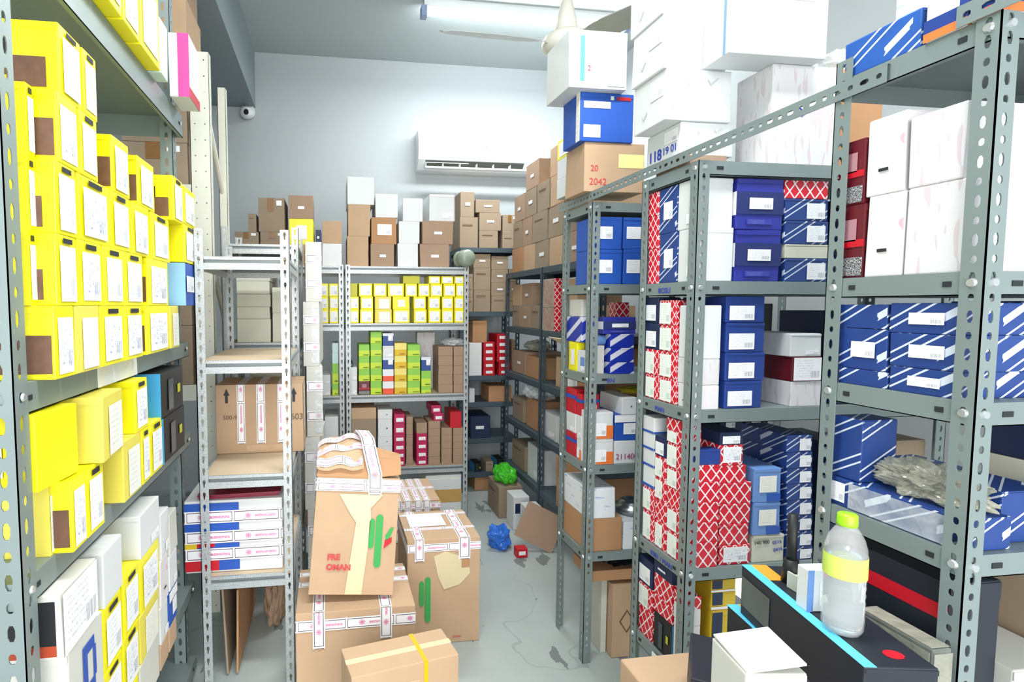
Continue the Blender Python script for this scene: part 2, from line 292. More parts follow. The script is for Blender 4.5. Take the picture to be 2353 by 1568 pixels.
# part presets:  P = face that carries the label, S = the other visible side
def P_label(f, u0=.18, v0=.2, u1=.82, v1=.8, m=None): return ('label', f, u0, v0, u1, v1, m or lab)
ST = {  # style: (object name, look, body material, lid, parts)
 'y':  ('product_box', 'yellow labelled box', yellow, 2, lambda P, S: [P_label(P, .14, .08, .86, .82, random.choice([lab, labh])), ('printed_line', P, .3, .87, .72, .95, inkd)]),
 'yo': ('product_box', 'yellow picture-window box', yellow, 2, lambda P, S: [P_label(P, .14, .06, .86, .84, lab), ('printed_picture', S, .06, .08, .92, .5, picb), ('dark_picture', S, .06, .5, .72, .74, picd), ('yellow_word', S, .1, .14, .7, .22, amber, .0012), ('printed_line', P, .3, .88, .72, .95, inkd)]),
 'yp': ('product_box', 'half-brown yellow box', yellow, 2, lambda P, S: [P_label(P, .14, .06, .86, .84, labh), ('printed_picture', S, .5, .08, .98, .6, picb)]),
 'yf': ('product_box', 'faded yellow box', yellow2, 2, lambda P, S: [P_label(P, .25, .05, .88, .82, labp)]),
 'ys': ('product_box', 'small yellow box', yellow, 0, lambda P, S: [P_label(P, .12, .12, .88, .84, random.choice([lab, labh, lab]))]),
 'yb': ('product_box', 'bright yellow box', yellow, 0, lambda P, S: [P_label(P, .3, .2, .72, .75, labw)]),
 'yd': ('product_box', 'olive yellow box', olivey, 0, lambda P, S: []),
 'k':  ('cardboard_box', 'brown carton', kraft, 1, lambda P, S: [('packing_tape', P, .42, .7, .58, 1, btape)]),
 'kp': ('cardboard_box', 'plain brown carton', kraft, 1, lambda P, S: []),
 'kl': ('cardboard_box', 'small-labelled brown carton', kraft2, 1, lambda P, S: [('label', P, .38, .42, .64, .54, labw)]),
 'kg': ('cardboard_box', 'dull tan carton', kraft4, 1, lambda P, S: [('printed_line', P, .15, .72, .7, .76, plain('faint_brown_ink', '#6b5a40'))]),
 'kgl': ('cardboard_box', 'labelled dull carton', kraft4, 1, lambda P, S: [('label', P, .34, .45, .68, .58, labw)]),
 'ko': ('cardboard_box', 'orange-brown carton', kraft3, 1, lambda P, S: []),
 'kol': ('cardboard_box', 'labelled orange-brown carton', kraft3, 1, lambda P, S: [('label', P, .25, .34, .8, .75, lab)]),
 'kt': ('cardboard_box', 'dull tan taped carton', kraft4, 1, lambda P, S: [('packing_tape', P, .36, .6, .58, 1, btape), ('label', P, .68, .78, .88, .93, labw)]),
 'ks': ('small_carton', 'small brown carton', kraft2, 1, lambda P, S: []),
 'w':  ('white_box', 'plain white box', white, 1, lambda P, S: []),
 'wl': ('white_box', 'white labelled box', white, 2, lambda P, S: [('label', P, .5, .1, .9, .3, lab)]),
 'wm': ('white_box', 'white blue-marked box', wmark, 1, lambda P, S: []),
 'wt': ('white_box', 'white hatched box', wline, 1, lambda P, S: []),
 'wp': ('white_box', 'pink-printed white box', wpink, 1, lambda P, S: [('printed_line', P, .35, .3, .6, .34, inkd)]),
 'ws': ('white_box', 'white gold-speckled box', wspk, 1, lambda P, S: []),
 'wk': ('white_box', 'worn white box', offw, 2, lambda P, S: []),
 'wd': ('white_box', 'small white box', white, 2, lambda P, S: [('dot', P, .58, .44, .66, .52, inkd)]),
 'wb': ('white_box', 'white blue-banded box', white, 2, lambda P, S: [('blue_band', P, 0, .04, 1, .16, blue), ('blue_band', S, 0, .04, 1, .16, blue)]),
 'c':  ('cream_carton', 'flat cream carton', creamb, 1, lambda P, S: []),
 'b':  ('blue_box', 'labelled royal-blue box', blue, 2, lambda P, S: [('label', P, .08, .32, .66, .7, lab)]),
 'n':  ('navy_box', 'navy box', navy, 2, lambda P, S: [('label', P, .08, .1, .72, .64, lab)]),
 'nv': ('violet_box', 'labelled violet box', violet, 2, lambda P, S: [('dark_band', P, 0, .3, 1, .74, plain('deep_navy_print', '#22306e')), ('label', P, .26, .4, .76, .62, lab, .003), ('white_panel', S, 0, .28, 1, .74, labw), ('lettering_panel', P, .22, .1, .76, .2, label_mat('faint_print', '#3a42a6', '#d8dcf4', bar=False))]),
 'nb': ('navy_box', 'dark navy box', dnavy, 2, lambda P, S: [('label', P, .26, .42, .66, .56, lab)]),
 'nl': ('navy_box', 'labelled navy box', dnavy, 2, lambda P, S: [('label', P, .1, .1, .85, .7, lab)]),
 'l':  ('lattice_box', 'small-lattice red box', lat, 2, lambda P, S: []),
 'll': ('lattice_box', 'white-ended lattice box', lat, 2, lambda P, S: [('label', P, .06, .06, .7, .9, labg)]),
 'lw': ('lattice_box', 'stickered red lattice box', latb, 2, lambda P, S: [('label', P, .12, .15, .9, .9, labh)]),
 'lb': ('lattice_box', 'large-lattice red box', latb, 2, lambda P, S: []),
 's':  ('striped_box', 'navy striped box', strp, 2, lambda P, S: [('label', P, .5, .1, .92, .8, lab)]),
 'sl': ('striped_box', 'tall-labelled striped box', strp, 2, lambda P, S: [('label', P, .3, .3, .78, .68, lab)]),
 'sp': ('striped_box', 'plain navy striped box', strp, 2, lambda P, S: []),
 'sb': ('striped_box', 'bright blue striped box', strb, 2, lambda P, S: []),
 'r':  ('banded_box', 'royal-blue banded box', roy, 2, lambda P, S: []),
 'g':  ('lime_box', 'lime green box', lime, 2, lambda P, S: [('printed_line', P, .4, .1, .9, .18, plain('green_ink', '#5d8c1c'))]),
 'a':  ('amber_box', 'amber yellow box', ambert, 2, lambda P, S: [('printed_line', P, .4, .1, .85, .18, plain('ochre_ink', '#a07c10'))]),
 'wo': ('product_box', 'red-based white box', whor, 2, lambda P, S: []),
 'bw': ('product_box', 'white-topped blue box', whblu, 2, lambda P, S: [('label', P, .5, .4, .92, .78, lab)]),
 'rd': ('red_box', 'small red box', red, 2, lambda P, S: [('label', P, .2, .3, .8, .72, lab)]),
 'rp': ('red_box', 'plain red box', red, 2, lambda P, S: []),
 'm':  ('magenta_box', 'magenta barcoded box', magenta, 2, lambda P, S: [('label', P, .2, .22, .85, .62, label_mat('barcode_label', '#f4f4f6', '#1c1c24')), ('navy_side', 'R', 0, 0, 1, 1, dnavy)]),
 'sk': ('sky_blue_box', 'labelled sky-blue box', skyb, 2, lambda P, S: [('label', P, .2, .3, .82, .78, labp), ('blue_corner', P, .5, .02, .98, .25, blue)]),
 'ch': ('cream_carton', 'cream handwritten box', creamb, 2, lambda P, S: []),
 'o':  ('product_box', 'orange-cornered white box', white, 2, lambda P, S: [('orange_corner', P, .3, .02, 1, .5, orange), ('label', P, .2, .12, .7, .6, lab, .0025)]),
 'bl': ('product_box', 'blue-and-white box', blue, 2, lambda P, S: [('white_top', P, 0, .72, 1, 1, labw), ('label', P, .36, .25, .88, .68, lab, .001)]),
 'br': ('product_box', 'red banded box', red, 2, lambda P, S: [('blue_band', P, 0, .6, 1, .75, blue), ('blue_band', S, 0, .6, 1, .75, blue), ('label', S, .2, .05, .85, .5, lab)]),
 'mr': ('product_box', 'maroon circle-printed box', maroon, 2, lambda P, S: [('red_band', P, 0, .42, 1, .52, red), ('pale_ring', P, .3, .5, .72, .8, plain('dusky_pink_print', '#b08088')), ('chrome_picture', P, .02, .03, .98, .28, marks('chrome_tools_print', '#3a3034', '#e6eaee', 26, .52, (2, .4, 1)))]),
 't':  ('teal_box', 'pale teal box', tealb, 2, lambda P, S: []),
 'wy': ('product_box', 'amber-and-navy box', amber, 2, lambda P, S: [('navy_panel', P, .05, .25, .45, .95, dnavy), ('white_base', P, 0, 0, 1, .14, labw)]),
 'ob': ('product_box', 'orange-based navy box', white, 2, lambda P, S: [('orange_base', P, 0, 0, 1, .12, orange), ('navy_band', P, 0, .12, 1, .3, navy), ('navy_band', P, .82, .3, 1, 1, navy), ('orange_base', S, 0, 0, 1, .12, orange), ('navy_band', S, 0, .12, 1, 1, navy)]),
 'wr': ('product_box', 'maroon-sided white box', maroon, 2, lambda P, S: [('label', P, .06, .04, .97, .96, lab)]),
 'wv': ('product_box', 'white-faced window box', offw, 2, lambda P, S: [('label', P, .02, .02, .98, .98, lab), ('dark_window', S, .05, .22, .95, .9, blackm), ('orange_base', S, .05, .05, .95, .22, plain('burnt_orange_print', '#b0401c')), ('pale_part', S, .1, .3, .6, .48, labp, .0012)]),
 'cl': ('wrapped_parcel', 'film-wrapped grey parcel', plain('mottled_grey_board', '#858a84', .4, 0, .3, 16), 2, lambda P, S: []),
 'bk': ('black_box', 'printed black box', blackm, 2, lambda P, S: [('blue_edge', S, 0, 0, 1, 1, plain('cyan_blue_board', '#3a9ad0')), ('printed_streak', P, .3, .1, .5, .8, plain('grey_print', '#4a5a60', .3, 0, .4, 20)), ('yellow_mark', P, .7, .4, .82, .6, olivey)]),
}
ORD = ['zeroth', 'first', 'second', 'third', 'fourth', 'fifth', 'sixth', 'seventh', 'eighth', 'ninth', 'tenth', 'eleventh', 'twelfth', 'thirteenth', 'fourteenth', 'fifteenth']
G = .001
def box(style, x0, x1, y0, y1, z0, z1, label, P='F', S='L', rz=0, group=None, look=None, extra=True):
    nm, lk, mat, lid, parts = ST[style]
    w, d, h = x1 - x0 - 2 * G, y1 - y0 - 2 * G, z1 - z0 - .0004
    if lid == 1: h -= .0006
    me = carton_mesh(nm, w, d, h, mat, lid)
    o = link(nm, me, None, ((x0 + x1) / 2, (y0 + y1) / 2, z0 + .0002), rz)
    if extra:
        for p in parts(P, S):
            part(o, (w, d, h), *p[:7], t=.0008, lift=p[7] if len(p) > 7 else (.0008 if p[1] == P else 0))
    tag(o, label, 'box', group)
    return o, (w, d, h)
def lvl(i, n, k, tot, side='left'):
    s = 'stack' if n > 1 else ''
    if n == 1: return f'single box {ORD[k]} from {side}'
    a = 'bottom of' if i == 0 else ('topping' if i == n - 1 else f'{ORD[i + 1]} up in')
    return f'{a} {ORD[k]} stack from {side}'
RACKZ = {}
def cap(Y, z0, zt):
    """keep a pile below the lip of the shelf above it"""
    for (a, b), zl in RACKZ.items():
        if a - .01 < Y < b + .01:
            up = [z for z in zl if z > z0 + .05]
            if up: return min(zt, min(up) - .046)
    return zt
def stackF(Y, D, z0, px0, px1, lv, shelf, k, group=None, dx=None, S='L'):
    """a stack with its front at plane Y.  lv: list of (top pixel, style[, px0, px1])"""
    z = z0; n = len(lv); out = []
    for i, e in enumerate(lv):
        a, b = (e[2], e[3]) if len(e) > 3 else (px0, px1)
        pm = (a + b) / 2; z1 = atY(pm, e[0], Y)[2]
        z1 = cap(Y, z0, z1)
        if z1 - z < .02: z1 = z + .02
        ym = e[0] + 15; xa, xb = atY(a, ym, Y)[0], atY(b, ym, Y)[0]
        if 1.4 < Y < 2.6 and xa < 1.124: xa = 1.124
        D2 = D if not isinstance(D, (list, tuple)) else D[i]
        o = box(e[1], xa, xb, Y, Y + D2, z, z1, f'{ST[e[1]][1]}, {lvl(i, n, k, 0)}, {shelf}', 'F', S, 0, group or f'boxes on the {shelf}')
        out.append((o, (xa, xb, Y, Y + D2, z, z1))); z = z1
    return out
# perforated steel
def hole_shape(kind, w, p):
    if kind == 'key': return [(-.35, .25), (-.2, .5), (.2, .5), (.35, .25), (.28, 0), (.12, -.35), (0, -.42), (-.12, -.35), (-.28, 0)][:8], .42
    return None
def flange(mb, O, du, dv, dn, wd, L, pitch, t=.0022, kind='slot', ox=0.5):
    O, du, dv, dn = map(Vector, (O, du, dv, dn)); n = int(L / pitch); p = L / n
    for c in range(n):
        cy = (c + .5) * p; cx = wd * ox
        if kind == 'slot': rx, ry = wd * .14, p * (.32 if c % 2 else .2)
        elif kind == 'dot': rx, ry = wd * .07, wd * .07
        else: rx, ry = wd * .17, p * .3
        if kind == 'key': hp = [(-1, .35), (-.6, 1), (.6, 1), (1, .35), (.5, -.25), (.38, -1), (-.38, -1), (-.5, -.25)]
        else: hp = [(-1, .45), (-.5, 1), (.5, 1), (1, .45), (1, -.45), (.5, -1), (-.5, -1), (-1, -.45)]
        hole = [(cx + a * rx, cy + b * ry) for a, b in hp]
        out = [(0, cy + p * .25), (wd * .3, cy + p / 2), (wd * .7, cy + p / 2), (wd, cy + p * .25), (wd, cy - p * .25), (wd * .7, cy - p / 2), (wd * .3, cy - p / 2), (0, cy - p * .25)]
        cor = [(0, cy + p / 2), (wd, cy + p / 2), (wd, cy - p / 2), (0, cy - p / 2)]
        pts = hole + out + cor; v = [O + du * a + dv * b + dn * z for z in (0, t) for a, b in pts]; N = 20; fs = []
        for i in range(8):
            j = (i + 1) % 8
            fs.append((i, j, 8 + j, 8 + i)); fs.append((N + i, N + 8 + i, N + 8 + j, N + j)); fs.append((i, N + i, N + j, j))
        for a, b, q in ((8, 9, 16), (10, 11, 17), (12, 13, 18), (14, 15, 19)):
            fs.append((a, b, q)); fs.append((N + a, N + q, N + b))
        fs += [(16, 19, N + 19, N + 16), (17, N + 17, N + 18, 18)]
        fs += [(16, 17, N + 17, N + 16)] if c == n - 1 else []
        fs += [(19, N + 19, N + 18, 18)] if c == 0 else []
        mb.add(v, fs)
def angle_post(root, name, x, y, z0, z1, sx, sy, mat, wd=.037, pitch=.038, kind='slot', wy=None):
    mb = MB(); flange(mb, (x, y, z0), (sx, 0, 0), (0, 0, 1), (0, sy, 0), wd, z1 - z0, pitch, kind=kind)
    flange(mb, (x, y, z0), (0, sy, 0), (0, 0, 1), (sx, 0, 0), wy or wd, z1 - z0, pitch, kind=kind)
    return mb.out(name, mat, root)
def shelf_panel(root, x0, x1, y0, y1, z, mat, lip=.042, slots=True, name='shelf'):
    mb = MB(); e = .0015
    mb.box(x0, x1, y0, y1, z - .0025, z)
    mb.box(x0, x1, y0, y0 + .002, z - lip, z - .0025); mb.box(x0, x1, y1 - .002, y1, z - lip, z - .0025)
    mb.box(x0, x0 + .002, y0, y1, z - lip, z - .0025); mb.box(x1 - .002, x1, y0, y1, z - lip, z - .0025)
    for a in (.004, -.016):
        pass
    mb.box(x0, x1, y0, y0 + .014, z - lip, z - lip + .002); mb.box(x0, x0 + .014, y0, y1, z - lip, z - lip + .002)
    mb.box(x1 - .014, x1, y0, y1, z - lip, z - lip + .002)
    if slots:
        c = z - lip * .5
        for x in (x0 + .07, x1 - .07): mb.box(x - .011, x + .011, y0 - e, y0 + .001, c - .005, c + .005, 1)
        for y in (y0 + .055, y1 - .055):
            for xx in (x0, x1): mb.box(xx - e, xx + e, y - .007, y + .007, c - .005, c + .005, 1)
    return mb.out(name, [mat, slotm], root)
def bolt(root, x, y, z, ax, s=1):
    mb = MB(); d = Vector({'x': (-1, 0, 0), 'X': (1, 0, 0), 'y': (0, -1, 0)}[ax]); p = Vector((x, y, z))
    mb.tube(p, p + d * .004, .0085, 10, r2=.0065); return mb.out('bolt', zinc, root, smooth=False)
# ---------------------------------------------------------------- room
def wallbox(name, a, mat):
    mb = MB(); mb.box(*a); return struct(mb.out(name, mat))
def floor_mat():
    m, n = newm('grey_sealed_concrete', .38); c = n.mix(n.noise(3, 5), lin('#a4aeac'), lin('#bdc5c3'))
    s = n.m('MULTIPLY', step(n, n.noise(5.5, 5, 'Object', (1, .55, 1)), .645), .7); c = n.mix(s, c, lin('#4d5456'))
    cr = n.m('LESS_THAN', n.m('ABSOLUTE', n.m('SUBTRACT', n.noise(.9, 3), .5)), .0012); c = n.mix(n.m('MULTIPLY', cr, .25), c, lin('#4d5456'))
    n.col(n.mix(n.m('MULTIPLY', n.noise(120, 2), .25), c, lin('#8e9998'))); n.bump(n.noise(60, 2), .08, .001); return m
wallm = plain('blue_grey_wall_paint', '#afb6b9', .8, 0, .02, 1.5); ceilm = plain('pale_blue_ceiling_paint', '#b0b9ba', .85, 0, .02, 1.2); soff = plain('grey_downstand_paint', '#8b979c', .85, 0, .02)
XL, XR, YB, YF, ZC = -1.75, 2.12, 4.88, -2.6, 3.74
wallbox('floor', (XL - .1, XR + .1, YF, YB + .1, -.1, 0), floor_mat())
wallbox('ceiling', (XL - .1, XR + .9, YF, YB + .1, ZC, ZC + .1), ceilm)
wallbox('wall_back', (XL - .1, XR + .9, YB, YB + .1, 0, ZC), wallm)
wallbox('wall_left', (XL - .1, XL, YF, YB, 0, ZC), wallm)
wallbox('wall_right', (XR + .4, XR + .5, YF, YB, 0, ZC), wallm)
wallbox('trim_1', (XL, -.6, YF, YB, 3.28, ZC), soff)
# ---------------------------------------------------------------- lamp, fan, air conditioner, camera
def tube_lamp(x0, x1, y, z, label):
    t = empty('fluorescent_lamp', ((x0 + x1) / 2, y, z)); tag(t, label, 'lamp', None); L = (x1 - x0) / 2
    MB().box(-L, L, -.03, .03, -.055, 0).out('housing', white, t)
    for s in (-1, 1): MB().box(s * L - .02, s * L + .02, -.035, .035, -.12, -.05).out('lamp_holder', plain('blue_grey_lamp_holder', '#8a9cc0'), t)
    MB().tube((-L + .02, 0, -.09), (L - .02, 0, -.09), .016, 14).out('tube', emit('lit_fluorescent_tube', '#f4fcff', 32), t, smooth=True)
tube_lamp(.68, 2.2, 3.9, ZC, 'lit fluorescent tube lamp on the ceiling behind the fan')
def fan():
    t = empty('ceiling_fan', (1.29, 2.9, ZC)); tag(t, 'white ceiling fan with still blades hanging above the racks', 'fan')
    zz = -.72; fm = plain('aged_white_enamel', '#e4e2d6', .4, 0, .03)
    mb = MB(); mb.tube((0, 0, 0), (0, 0, zz + .2), .012, 12); mb.out('rod', fm, t, smooth=True)
    MB().lathe([(.0, 0), (.05, -.005), (.055, -.05), (.03, -.08), (.0, -.08)], 24).out('ceiling_cup', fm, t, smooth=True)
    MB().lathe([(.012, zz + .24), (.03, zz + .22), (.05, zz + .14), (.062, zz + .07), (.05, zz + .06)], 24).out('canopy', fm, t, smooth=True)
    MB().lathe([(.0, zz + .065), (.07, zz + .06), (.115, zz + .035), (.13, zz), (.12, zz - .03), (.08, zz - .055), (0, zz - .065)], 32).out('motor', fm, t, smooth=True)
    for k, a in enumerate((183, 303, 63)):
        r = math.radians(a); d = Vector((math.cos(r), math.sin(r), 0)); p = Vector((-d.y, d.x, 0)); vs = []; fs = []
        for (rr, wd) in ((.12, .03), (.17, .05), (.25, .062), (.45, .066), (.66, .06), (.70, .04)):
            for s, zo in ((-1, .0), (1, 0)):
                for tz in (0, .004): vs.append(d * rr + p * wd * s + Vector((0, 0, zz + -s * .02 + tz)))
        for i in range(5):
            b = i * 4; fs += [(b, b + 4, b + 6, b + 2), (b + 1, b + 3, b + 7, b + 5), (b, b + 1, b + 5, b + 4), (b + 2, b + 6, b + 7, b + 3)]
        fs += [(0, 2, 3, 1), (20, 21, 23, 22)]
        mk('blade', vs, fs, plain('grey_white_blade', '#a4a9a4', .4, 0, .03), t)
fan()
def aircon():
    x0, x1 = .775, 1.94; y1 = YB; t = empty('air_conditioner', ((x0 + x1) / 2, y1, 2.78)); tag(t, 'white split air conditioner with open vane mounted on back wall', 'air conditioner')
    W = (x1 - x0) / 2; prof = [(0, .335), (-.12, .335), (-.175, .31), (-.195, .25), (-.2, .13), (-.19, .075), (-.15, .04), (-.1, .005), (0, 0)]
    n = len(prof); vs = [(s * W * (1 if 0 < i < n - 1 else .995), y, z) for s in (-1, 1) for i, (y, z) in enumerate(prof)]
    fs = [(i, i + 1, n + i + 1, n + i) for i in range(n - 1)] + [tuple(range(n))[::-1], tuple(range(n, 2 * n))]
    acm = plain('white_gloss_plastic', '#f0f4f6', .3, 0, .01); mk('body', vs, fs, acm, t)
    MB().box(-W + .015, W - .015, -.2025, -.198, .082, .088).out('panel_seam', plain('seam_grey', '#b6c2c8'), t)
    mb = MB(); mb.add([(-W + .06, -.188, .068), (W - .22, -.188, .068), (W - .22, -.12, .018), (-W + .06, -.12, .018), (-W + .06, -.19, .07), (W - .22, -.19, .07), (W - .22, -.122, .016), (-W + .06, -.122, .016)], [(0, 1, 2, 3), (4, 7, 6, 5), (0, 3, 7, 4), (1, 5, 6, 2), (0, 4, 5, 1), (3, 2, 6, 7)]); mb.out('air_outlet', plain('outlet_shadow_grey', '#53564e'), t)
    mb = MB(); mb.box(-W + .05, W - .05, -.225, -.22, .0, .012); mb.box(-W + .05, W - .05, -.222, -.17, -.003, .001)
    for i in range(8): x = -W + .06 + i * (2 * W - .12) / 7; mb.box(x - .002, x + .002, -.222, -.17, 0, .045)
    mb.box(-W + .05, -.15, -.222, -.219, .042, .046); mb.out('air_vane', acm, t)
    MB().box(-.03, .03, -.2035, -.2, .19, .196).out('badge', plain('badge_grey', '#9cc0b8'), t)
aircon()
t = empty('security_camera', (-.66, YB, 3.24)); tag(t, 'white dome security camera on back wall below the ceiling beam', 'security camera')
mb = MB(); mb.tube((0, 0, 0), (0, -.03, 0), .06, 24); mb.out('base', white, t, smooth=True)
mb = MB(); mb.lathe([(0, .0), (.03, -.004), (.05, -.02), (.057, -.045), (.05, -.075), (.03, -.092), (0, -.1)], 20); o = mb.out('dome', white, t, (0, -.07, .02), smooth=True)
MB().tube((.0, -.115, -.03), (.0, -.135, -.045), .02, 16).out('lens', blackm, t)
# ---------------------------------------------------------------- left slotted-angle rack
XLF = -.58
t = rackL = empty('slotted_angle_rack', (-.78, 1.67, 0)); tag(t, 'tall grey slotted-angle rack on the left holding yellow boxes', 'shelf rack')
def loc(t): return t.location
def childshift(o, root): o.location = Vector(o.location) - root.location
def rackparts(root, fn):
    before = set(bpy.data.objects); fn()
    for o in set(bpy.data.objects) - before:
        if o.parent == root: o.location = o.location - root.location
KEEP = []
def f():
    for (x, y, sx) in ((XLF, 1.095, -1), (-.612, 2.335, -1), (-.99, 1.095, 1), (-.99, 2.335, 1)):
        angle_post(t, 'upright', x, y, 0, 3.0, sx, 1, grey, .048, .05)
    for z, lp in ((.42, .05), (1.07, .056), (1.45, .06), (2.37, .085), (.08, .05)):
        s = shelf_panel(t, -.985, XLF - .003, 1.10, 2.38, z, grey, lp)
        if z == 1.45: KEEP.append(s)
    for z in (.40, 1.045, 1.425, 2.33):
        bolt(t, XLF, 1.125, z, 'X'); bolt(t, XLF, 2.34, z, 'X')
rackparts(t, f)
# handwritten paper strip taped on the lip of the upper shelf
mb = MB(); a0 = atX(226, 840, XLF)[1]; a1 = atX(316, 840, XLF)[1]; mb.box(XLF - .0028, XLF - .0012, a0, a1, 1.391, 1.448)
ps = mb.out('paper_strip', label_mat('marker_strip', '#dfe3e2', '#55606a', bar=False), KEEP[0])
XB = -.545
def rowR(z0, z1, items, rowname, D=.34, X=XB, jit=.0):
    n = 0
    for it in items:
        a, b, s = it[:3]; X2 = it[3] if len(it) > 3 else X; zz = it[4] if len(it) > 4 else z1
        ym = 700 - (z1 + z0 - 3.2) / 2 * 700
        ya, yb = atX(a, ym, X2)[1], atX(b, ym, X2)[1]; n += 1
        dd = it[5] if len(it) > 5 else D
        o, dm = box(s, X2 - dd, X2, ya, yb, z0, zz, f'{ST[s][1]}, {ORD[n]} from near end, {rowname}', 'R', 'F', 0, f'boxes in the {rowname}')
    return
UP = "of left rack's upper shelf"
rowR(1.45, 1.6, [(82, 88, 'yd', -.585, 1.6), (126, 173, 'yp'), (175, 231, 'yf'), (233, 287, 'y'), (288, 331, 'y'), (338, 391, 'yp'), (393, 413, 'yf')], 'bottom row ' + UP)
rowR(1.6, 1.748, [(70, 87, 'y', -.585), (133, 182, 'yo'), (183, 238, 'y'), (240, 287, 'y'), (288, 331, 'y'), (341, 389, 'yp')], 'second row ' + UP)
rowR(1.748, 1.896, [(70, 87, 'y', -.585), (133, 182, 'yo'), (184, 256, 'y'), (258, 302, 'y'), (306, 345, 'yp'), (350, 391, 'y')], 'third row ' + UP)
rowR(1.896, 2.04, [(69, 87, 'y', -.585), (138, 187, 'yp'), (189, 230, 'y'), (262, 300, 'yp'), (320, 356, 'yp')], 'fourth row ' + UP)
rowR(2.04, 2.185, [(146, 196, 'yo'), (198, 229, 'y')], 'top row ' + UP)
# boxes at the far end overhang the aisle beside the upright
o, d = box('b', -.74, -.525, 2.13, 2.315, 1.601, 1.76, 'blue box with white label and pale spine, far end of left upper shelf', 'R', 'F'); part(o, d, 'pale_spine', 'F', .3, 0, 1, 1, plain('pale_blue_spine', '#8ec0ea'))
box('y', -.74, -.525, 2.13, 2.315, 1.762, 1.905, 'yellow labelled box directly above the blue box at left rack end', 'R', 'F')
box('yo', -.74, -.525, 2.0, 2.125, 1.897, 2.05, 'yellow picture box second from far end, fourth row of left rack', 'R', 'F')
box('yp', -.74, -.525, 2.13, 2.315, 1.906, 2.045, 'farthest yellow box of left rack, beside the cream upright', 'R', 'F')
mb_ = 'lower row of left middle shelf'
rowR(1.07, 1.228, [(106, 118, 'yf', -.585), (160, 195, 'yp'), (196, 237, 'y')], mb_)
rowR(1.07, 1.235, [(283, 325, 'yf'), (327, 345, 'y'), (347, 376, 'y')], 'far row of left middle shelf')
rowR(1.235, 1.385, [(310, 341, 'y')], 'upper row of left middle shelf')
o, d = box('yb', -.80, -.56, 1.155, 1.30, 1.231, 1.386, 'big yellow box with grey streak, tilted on near end of middle shelf', 'F', 'R', math.radians(-6))
part(o, d, 'grey_streak', 'F', .3, .28, .9, .33, plain('pale_grey_print', '#c9ccc4')); part(o, d, 'warning_mark', 'F', .5, .1, .6, .2, picd)
o, d = box('yf', -.8, -.53, 1.34, 1.50, 1.229, 1.386, 'yellow worn box leaning behind the big tilted yellow box', 'R', 'F', math.radians(4))
o, d = box('bk', -.8, -.545, 1.88, 2.15, 1.071, 1.225, 'black printed box with cyan edge, lower of two, left middle shelf', 'R', 'F')
o, d = box('bk', -.8, -.545, 1.86, 2.14, 1.226, 1.378, 'black printed box with cyan edge, upper of two, left middle shelf', 'R', 'F')
LW = 'left lower shelf'
def stk(px0, px1, zs, styles, k, D=.33, X=XB, nm=LW):
    for i, s in enumerate(styles):
        ym = 703 + (1.6 - (zs[i] + zs[i + 1]) / 2) * 800
        ya, yb = atX(px0, ym, X)[1], atX(px1, ym, X)[1]
        box(s, X - D, X, ya, yb, zs[i], zs[i + 1], f'{ST[s][1]}, {lvl(i, len(styles), k, 0, "near end")}, {nm}', 'R', 'F', 0, f'boxes on the {nm}')
stk(152, 234, [.42, .66, .87], ['wk', 'wk'], 1)
stk(235, 282, [.42, .56, .70, .86, 1.0], ['y', 'y', 'y', 'w'], 2)
stk(284, 322, [.42, .55, .71, .87], ['y', 'y', 'y'], 3)
stk(324, 370, [.42, .56, .70, .86, .99], ['wk', 'yf', 'yp', 'wl'], 4)
stk(373, 392, [.42, .5, .62, .77, .92], ['kp', 'wl', 'wpk' if 0 else 'wp', 'wl'], 5)
stk(394, 412, [.42, .5, .62, .74, .88], ['kp', 'bl', 'wl', 'wk'], 6)
o, d = box('wv', -.82, -.545, 1.165, 1.335, .872, 1.01, 'white-labelled box with dark side window on near end of lower shelf', 'R', 'F')
w_ = [q for q in bpy.data.objects if q.get('label', '').startswith('worn white box, topping first stack from near end, left lower')][0]
bb = [Vector(c) for c in w_.bound_box]; dm = (2 * max(c.x for c in bb), 2 * max(c.y for c in bb), max(c.z for c in bb)); bp = plain('print_blue', '#2f56b4')
for q in ((.38, .3, .5, .86), (.5, .74, .72, .86), (.5, .3, .72, .4), (.68, .4, .76, .74)): part(w_, dm, 'blue_frame', 'R', *q, bp)
TS = 'left rack top shelf'
for i, (a, b, s, zz) in enumerate(((205, 248, 'y', 2.62), (250, 283, 'y', 2.63), (284, 322, 'yp', 2.6), (323, 367, 'y', 2.62), (368, 385, 't', 2.55))):
    ya, yb = atX(a, 60, -.54)[1], atX(b, 60, -.54)[1]
    box(s, -.86, -.54, ya, yb, 2.371, zz, f'{ST[s][1]}, {ORD[i + 1]} from near end along {TS}', 'R', 'F', 0, 'boxes along the ' + TS)
o, d = box('w', -.575, -.50, 2.16, 2.32, 2.371, 2.60, 'white box with pink ends at far end of left top shelf', 'R', 'F')
part(o, d, 'pink_panel', 'F', .45, .0, 1, 1, plain('hot_pink_print', '#f0408c')); part(o, d, 'red_base', 'R', 0, 0, 1, .16, red)
# behind the yellow boxes: a white carton and a grey lamp housing seen through the gap
o, d = box('w', -.985, -.892, 1.9, 2.3, 1.4505, 2.08, 'blank white carton standing at the back of left upper shelf', 'F', 'R')
